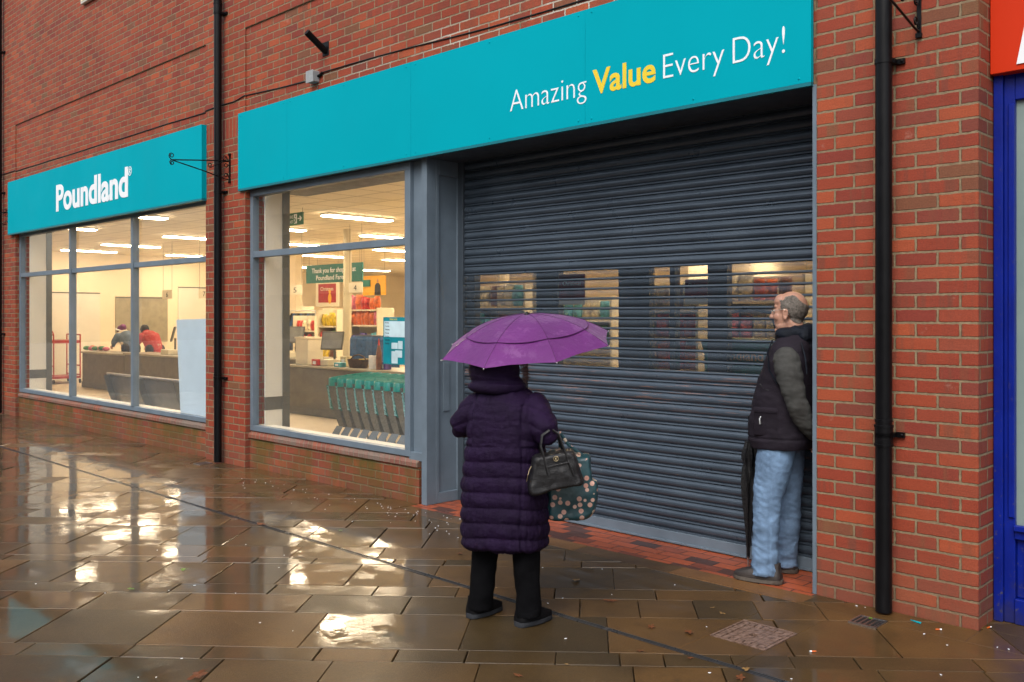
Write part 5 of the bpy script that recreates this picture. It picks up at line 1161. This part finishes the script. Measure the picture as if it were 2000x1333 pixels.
# ---- the two shoppers bending over the far till
def shopper(label, px, Y, hz, top, hat, hairm):
    X = PX(px, Y); t = thing('person', label, 'person', (X, Y, 0), R(95))
    b = MB(); limb(b, [(-.09,0,.85,.10), (-.1,0,.45,.07), (-.1,0,.05,.05)]); limb(b, [(.09,0,.85,.10), (.1,0,.45,.07), (.1,0,.05,.05)]); limb(b, [(0,0,.92,.14), (0,.14,1.08,.15), (0,.30,hz-.12,.13), (0,.40,hz,.06)])
    b.ell((0,.45,hz), (.078,.098,.11)); b.ell((0,.55,hz-.03), (.015,.015,.02))
    for s_ in (-1, 1): limb(b, [(s_*.17,.27,hz-.12,.05), (s_*.24,.30,1.0,.04), (s_*.15,.52,.92,.03)]); hand(b, (s_*.15,.54,.92), (-s_*.3,1,-.2), (0,0,-1), .6)
    remesh(b.build('body', M['skin'], t, local=True), .014, 2)
    c = MB(); limb(c, [(0,0,.86,.17), (0,.13,1.06,.185), (0,.29,hz-.12,.165), (0,.36,hz-.05,.09)])
    for s_ in (-1, 1): limb(c, [(s_*.16,.26,hz-.12,.085), (s_*.245,.30,1.01,.065), (s_*.16,.48,.93,.045)])
    remesh(c.build('jumper', top, t, local=True), .013, 2, lambda c_, n_: n_*.012*nz3(c_*8))
    c = MB(); limb(c, [(-.09,0,.87,.13), (-.1,0,.45,.09), (-.1,0,.08,.08)]); limb(c, [(.09,0,.87,.13), (.1,0,.45,.09), (.1,0,.08,.08)]); remesh(c.build('trousers', M['black_matt'], t, local=True), .014, 2)
    c = MB(); c.ell((0,.43,hz+.035), (.092,.112,.105)); 
    if hat: c.ell((0,.36,hz+.09), (.07,.10,.07))
    c.build('bobble_hat' if hat else 'hair', hairm, t, local=True, smooth=60)
    if hat:
        MB().tube([(.098*math.cos(a), .45+.108*math.sin(a), hz+.035+.02*math.sin(a)) for a in [2*math.pi*k/20 for k in range(21)]], .018, 8).build('hat_band', M['white'], t, local=True, smooth=60)
        MB().ell((0,.10,.98), (.19,.15,.10)).ell((0,.30,hz-.07), (.16,.10,.10)).build('cream_trim', simple('cream_wool', (.65,.55,.42), .9, var=.1), t, local=True, smooth=60)
n = N('red_speckled_knit'); P = n.pos(); n.bsdf(n.mix(n.mr(n.noise(P, 90, 2), .6, .66, 0, 1), (.40,.025,.02), (.7,.45,.4)), .9); M['redknit'] = n.mat
shopper('bending shopper in a grey-blue jumper and purple bobble hat at the far till', 256, 3.85, 1.25, simple('greyblue_jumper', (.12,.17,.24), .9), True, simple('purple_wool', (.16,.04,.14), .9))
shopper('bending dark-haired shopper in a red speckled jumper at the far till', 303, 3.9, 1.27, M['redknit'], False, M['black_matt'])
rg = thing('rag_pile', 'bundle of red and green goods on the far checkout counter', 'goods', (PX(190, 3.4), 3.4, .8))
m = MB()
for i in range(9): m.ell((PX(190, 3.4)+(i-4)*.13, 3.4+rs.uniform(-.1, .1), .85+rs.uniform(0, .04)), (.09, .08, .05), nu=10, nv=6, k=i % 3)
m.build('goods', [PK['orange'], PK['green'], PK['pink']], rg, smooth=60)

# ------------------------------------------------------------------ litter and leaves
def leaf_mesh(name, mat, lobes=5, s=.05):
    b = MB(); P_ = []; n_ = lobes*4
    for k in range(n_):
        a = 2*math.pi*k/n_; r_ = s*(.45+.55*abs(math.cos(a*lobes/2))**1.5)*(1.15 if abs(a-math.pi/2) < .5 else .85); P_.append((r_*math.cos(a), r_*math.sin(a)*1.2, .003+.004*abs(math.sin(a*2))))
    c = len(P_); b.v = P_+[(0, 0, .004), (0, -s*1.6, .004), (.002, -s*1.0, .005)]; b.f = [(k, (k+1) % n_, c) for k in range(n_)]+[(c, c+1, c+2)]; b.m = [0]*len(b.f)
    me = bpy.data.meshes.new(name); me.from_pydata(b.v, [], b.f); me.materials.append(mat); return me
LM = [leaf_mesh('brown_leaf', simple('rust_leaf', (.14,.045,.013), .5, var=.4, scale=60), 5, .035), leaf_mesh('tan_leaf', simple('tan_leaf', (.26,.15,.05), .5, var=.35, scale=60), 3, .032), leaf_mesh('green_leaf', simple('green_leaf', (.12,.22,.03), .5, var=.3, scale=60), 2, .028)]
leaves = [(388,1322,0,1.6,'rust brown leaf in the bottom left corner of the paving'),(430,998,0,.9,'rust leaf lying on the slot drain'),(510,1026,0,1.3,'rust leaf just below the slot drain left of the coat'),(665,1038,2,1.0,'green leaf on the paving left of the purple coat'),(358,1115,2,1.1,'green leaf lying in the pale window reflection'),(255,1153,2,1.2,'crumpled green leaf on the joint at far left'),
 (898,1083,0,.8,'rust leaf beside the trousers'),(1125,1136,1,1.4,'flat tan leaf in front of the shutter'),(1156,1112,1,.7,'small tan leaf near the red tiles'),(1193,1176,0,1.2,'rust leaf right of the black shoe'),(1272,1227,0,.9,'rust leaf between shoe and inspection cover'),(1345,1237,0,1.1,'rust oak leaf left of the inspection cover'),(1410,1200,1,.7,'small yellow leaf above the inspection cover'),(1392,1189,1,.5,'tiny tan leaf above the inspection cover'),
 (1250,1274,0,.8,'dark rust leaf below the slot drain'),(1348,1288,0,.6,'orange leaf touching the slot drain'),(1457,1310,1,1.0,'pale tan leaf near the bottom edge'),(1446,1327,0,1.0,'rust leaf at the bottom edge'),(1012,1322,0,.7,'rust leaf at the bottom edge below the shoes'),(1107,1300,1,.5,'small tan leaf near the bottom centre'),(1700,1210,2,.7,'green weed leaf in the gully grate')]
for px, py, k, s, lab in leaves:
    p = onZ(px, py); o = bpy.data.objects.new('fallen_leaf', LM[k]); C.objects.link(o); o.location = (p.x, p.y, .004); o.rotation_euler = (rs.uniform(-.15, .15), rs.uniform(-.15, .15), rs.uniform(0, 6)); o.scale = (s*.8, s*.8, s*.8); tag(o, lab, 'leaf', 'fallen leaves on the wet paving')
fl = []
for s_ in range(3):
    P_ = [(.009*(.6+.5*rs.random())*math.cos(a), .006*(.6+.5*rs.random())*math.sin(a)) for a in [2*math.pi*k/7 for k in range(7)]]; b = MB().prism(P_, 'z', 0, .002); me = bpy.data.meshes.new('litter_flake'); me.from_pydata(b.v, [], b.f); me.materials.append(M['white']); fl.append(me)
def flake(px, py, s): 
    p = onZ(px, py); o = bpy.data.objects.new('litter_flake', fl[rs.randrange(3)]); C.objects.link(o); o.location = (p.x, p.y, .003); o.rotation_euler = (0, 0, rs.uniform(0, 6)); o.scale = (s, s, 1); tag(o, 'tiny white litter flake on the wet paving', 'litter', 'white litter flakes scattered on the paving')
for i in range(70):
    t = rs.random(); x_ = 470+430*t+rs.gauss(0, 20); y_ = 935+.20*(x_-500)+abs(rs.gauss(0, 22)); flake(x_, y_, rs.uniform(.35, .9))
for x_, y_ in ((70,1142),(205,1160),(330,1155),(307,1076),(555,1086),(508,1218),(572,1234),(620,1237),(355,1288),(270,1325),(305,1325),(545,1110),(460,1160),(480,1065),(380,1145),(1060,1110),(1070,1180),(1099,1170),(1195,1163),(1176,1113),(1380,1226),(1318,1144),(1105,1249),(1546,1328),(1386,1316),(1805,1240),(1850,1262),(1838,1320),(1970,1270),(1948,1266),(1673,1185),(1690,1188)): flake(x_, y_, rs.uniform(.45, .9))
def butt(px, py, rz, lab):
    p = onZ(px, py); t = thing('cigarette_end', lab, 'cigarette end', (p.x, p.y, 0), 0, 'cigarette ends on the paving'); m = Matrix.Rotation(rz, 3, 'Z')
    MB().tube([p+m@Vector((-.014,0,.006)), p+m@Vector((.006,0,.006))], .004, 8).build('filter', PK['orange'], t); MB().tube([p+m@Vector((.006,0,.006)), p+m@Vector((.016,0,.006))], .004, 8).build('paper', M['white'], t)
butt(1588, 1275, YAW+math.pi, 'cigarette end on the slab right of the inspection cover'); butt(1833, 1232, YAW, 'cigarette end in front of the brick pier'); butt(1932, 1228, YAW+.5, 'cigarette end in the corner of brick pier and blue shopfront')
p = onZ(1788, 1216); tag(MB().prism([(p.x-.03, p.y+.01), (p.x+.03, p.y-.012), (p.x+.028, p.y+.006)], 'z', .002, .006).build('plastic_scrap', M['teal']), 'bright teal scrap of plastic at the foot of the brick pier', 'litter')

# ------------------------------------------------------------------ across the street (seen only as reflections)
M['render'] = simple('pale_render', (.30,.28,.25), .8, var=.1, scale=.6); M['dkglass'] = simple('dark_window', (.02,.025,.03), .08)
M['slate'] = simple('slate_roof', (.05,.055,.06), .7, var=.2, scale=2)
tb_ = thing('shop_terrace', 'pale two-storey shop terrace across the street, mirrored in the windows', 'building', (-14, -19, 0))
MB().box(-42, 6, -25, -19, -.04, 6.4).build('wall', M['render'], tb_); MB().prism([(-26, 6.4), (-18.4, 6.4), (-22, 9)], 'x', -42.4, 6.4).build('roof', M['slate'], tb_)
for i in range(12):
    x_ = -40+i*3.9; box_obj('window', M['dkglass'], tb_, x_, x_+1.3, -19.0, -18.97, 3.9, 5.5); box_obj('shop_window', M['dkglass'], tb_, x_-.6, x_+2.3, -19.0, -18.97, .5, 2.6)
M['bark'] = simple('dark_bark', (.05,.04,.03), .9, var=.3, scale=8)
def tree(x, y, h, seed, lab):
    t = thing('bare_tree', lab, 'tree', (x, y, 0), 0, 'bare winter trees across the street'); r_ = random.Random(seed); m = MB()
    MB().tube([(x, y, -.04), (x+.03, y, h*.2), (x, y+.04, h*.42)], [.16, .12, .09], 10).build('trunk', M['bark'], t, smooth=60)
    def br(p, d, L, r, lv):
        q = p+d*L*.5+Vector((r_.gauss(0, .05), r_.gauss(0, .05), 0))*L; e = p+d*L; m.tube([p, q, e], [r, r*.8, r*.55], 5, cap=False)
        if lv:
            for _ in range(4 if lv > 1 else 5): br(p.lerp(e, r_.uniform(.35, 1)), (d+Vector((r_.gauss(0, .55), r_.gauss(0, .55), r_.gauss(.1, .35)))).normalized(), L*r_.uniform(.5, .75), r*.5, lv-1)
    for _ in range(6): br(Vector((x, y, h*r_.uniform(.34, .42))), Vector((r_.gauss(0, .5), r_.gauss(0, .5), .9)).normalized(), h*.3, .05, 3)
    m.build('crown', M['bark'], t, fix=False)
tree(-9.5, -13, 6.5, 1, 'bare tree reflected in the far window, left of the others'); tree(-3.5, -12, 6, 2, 'bare tree reflected in the near window'); tree(5.5, -10, 6, 3, 'bare tree mirrored in the pale glass of the blue shopfront')
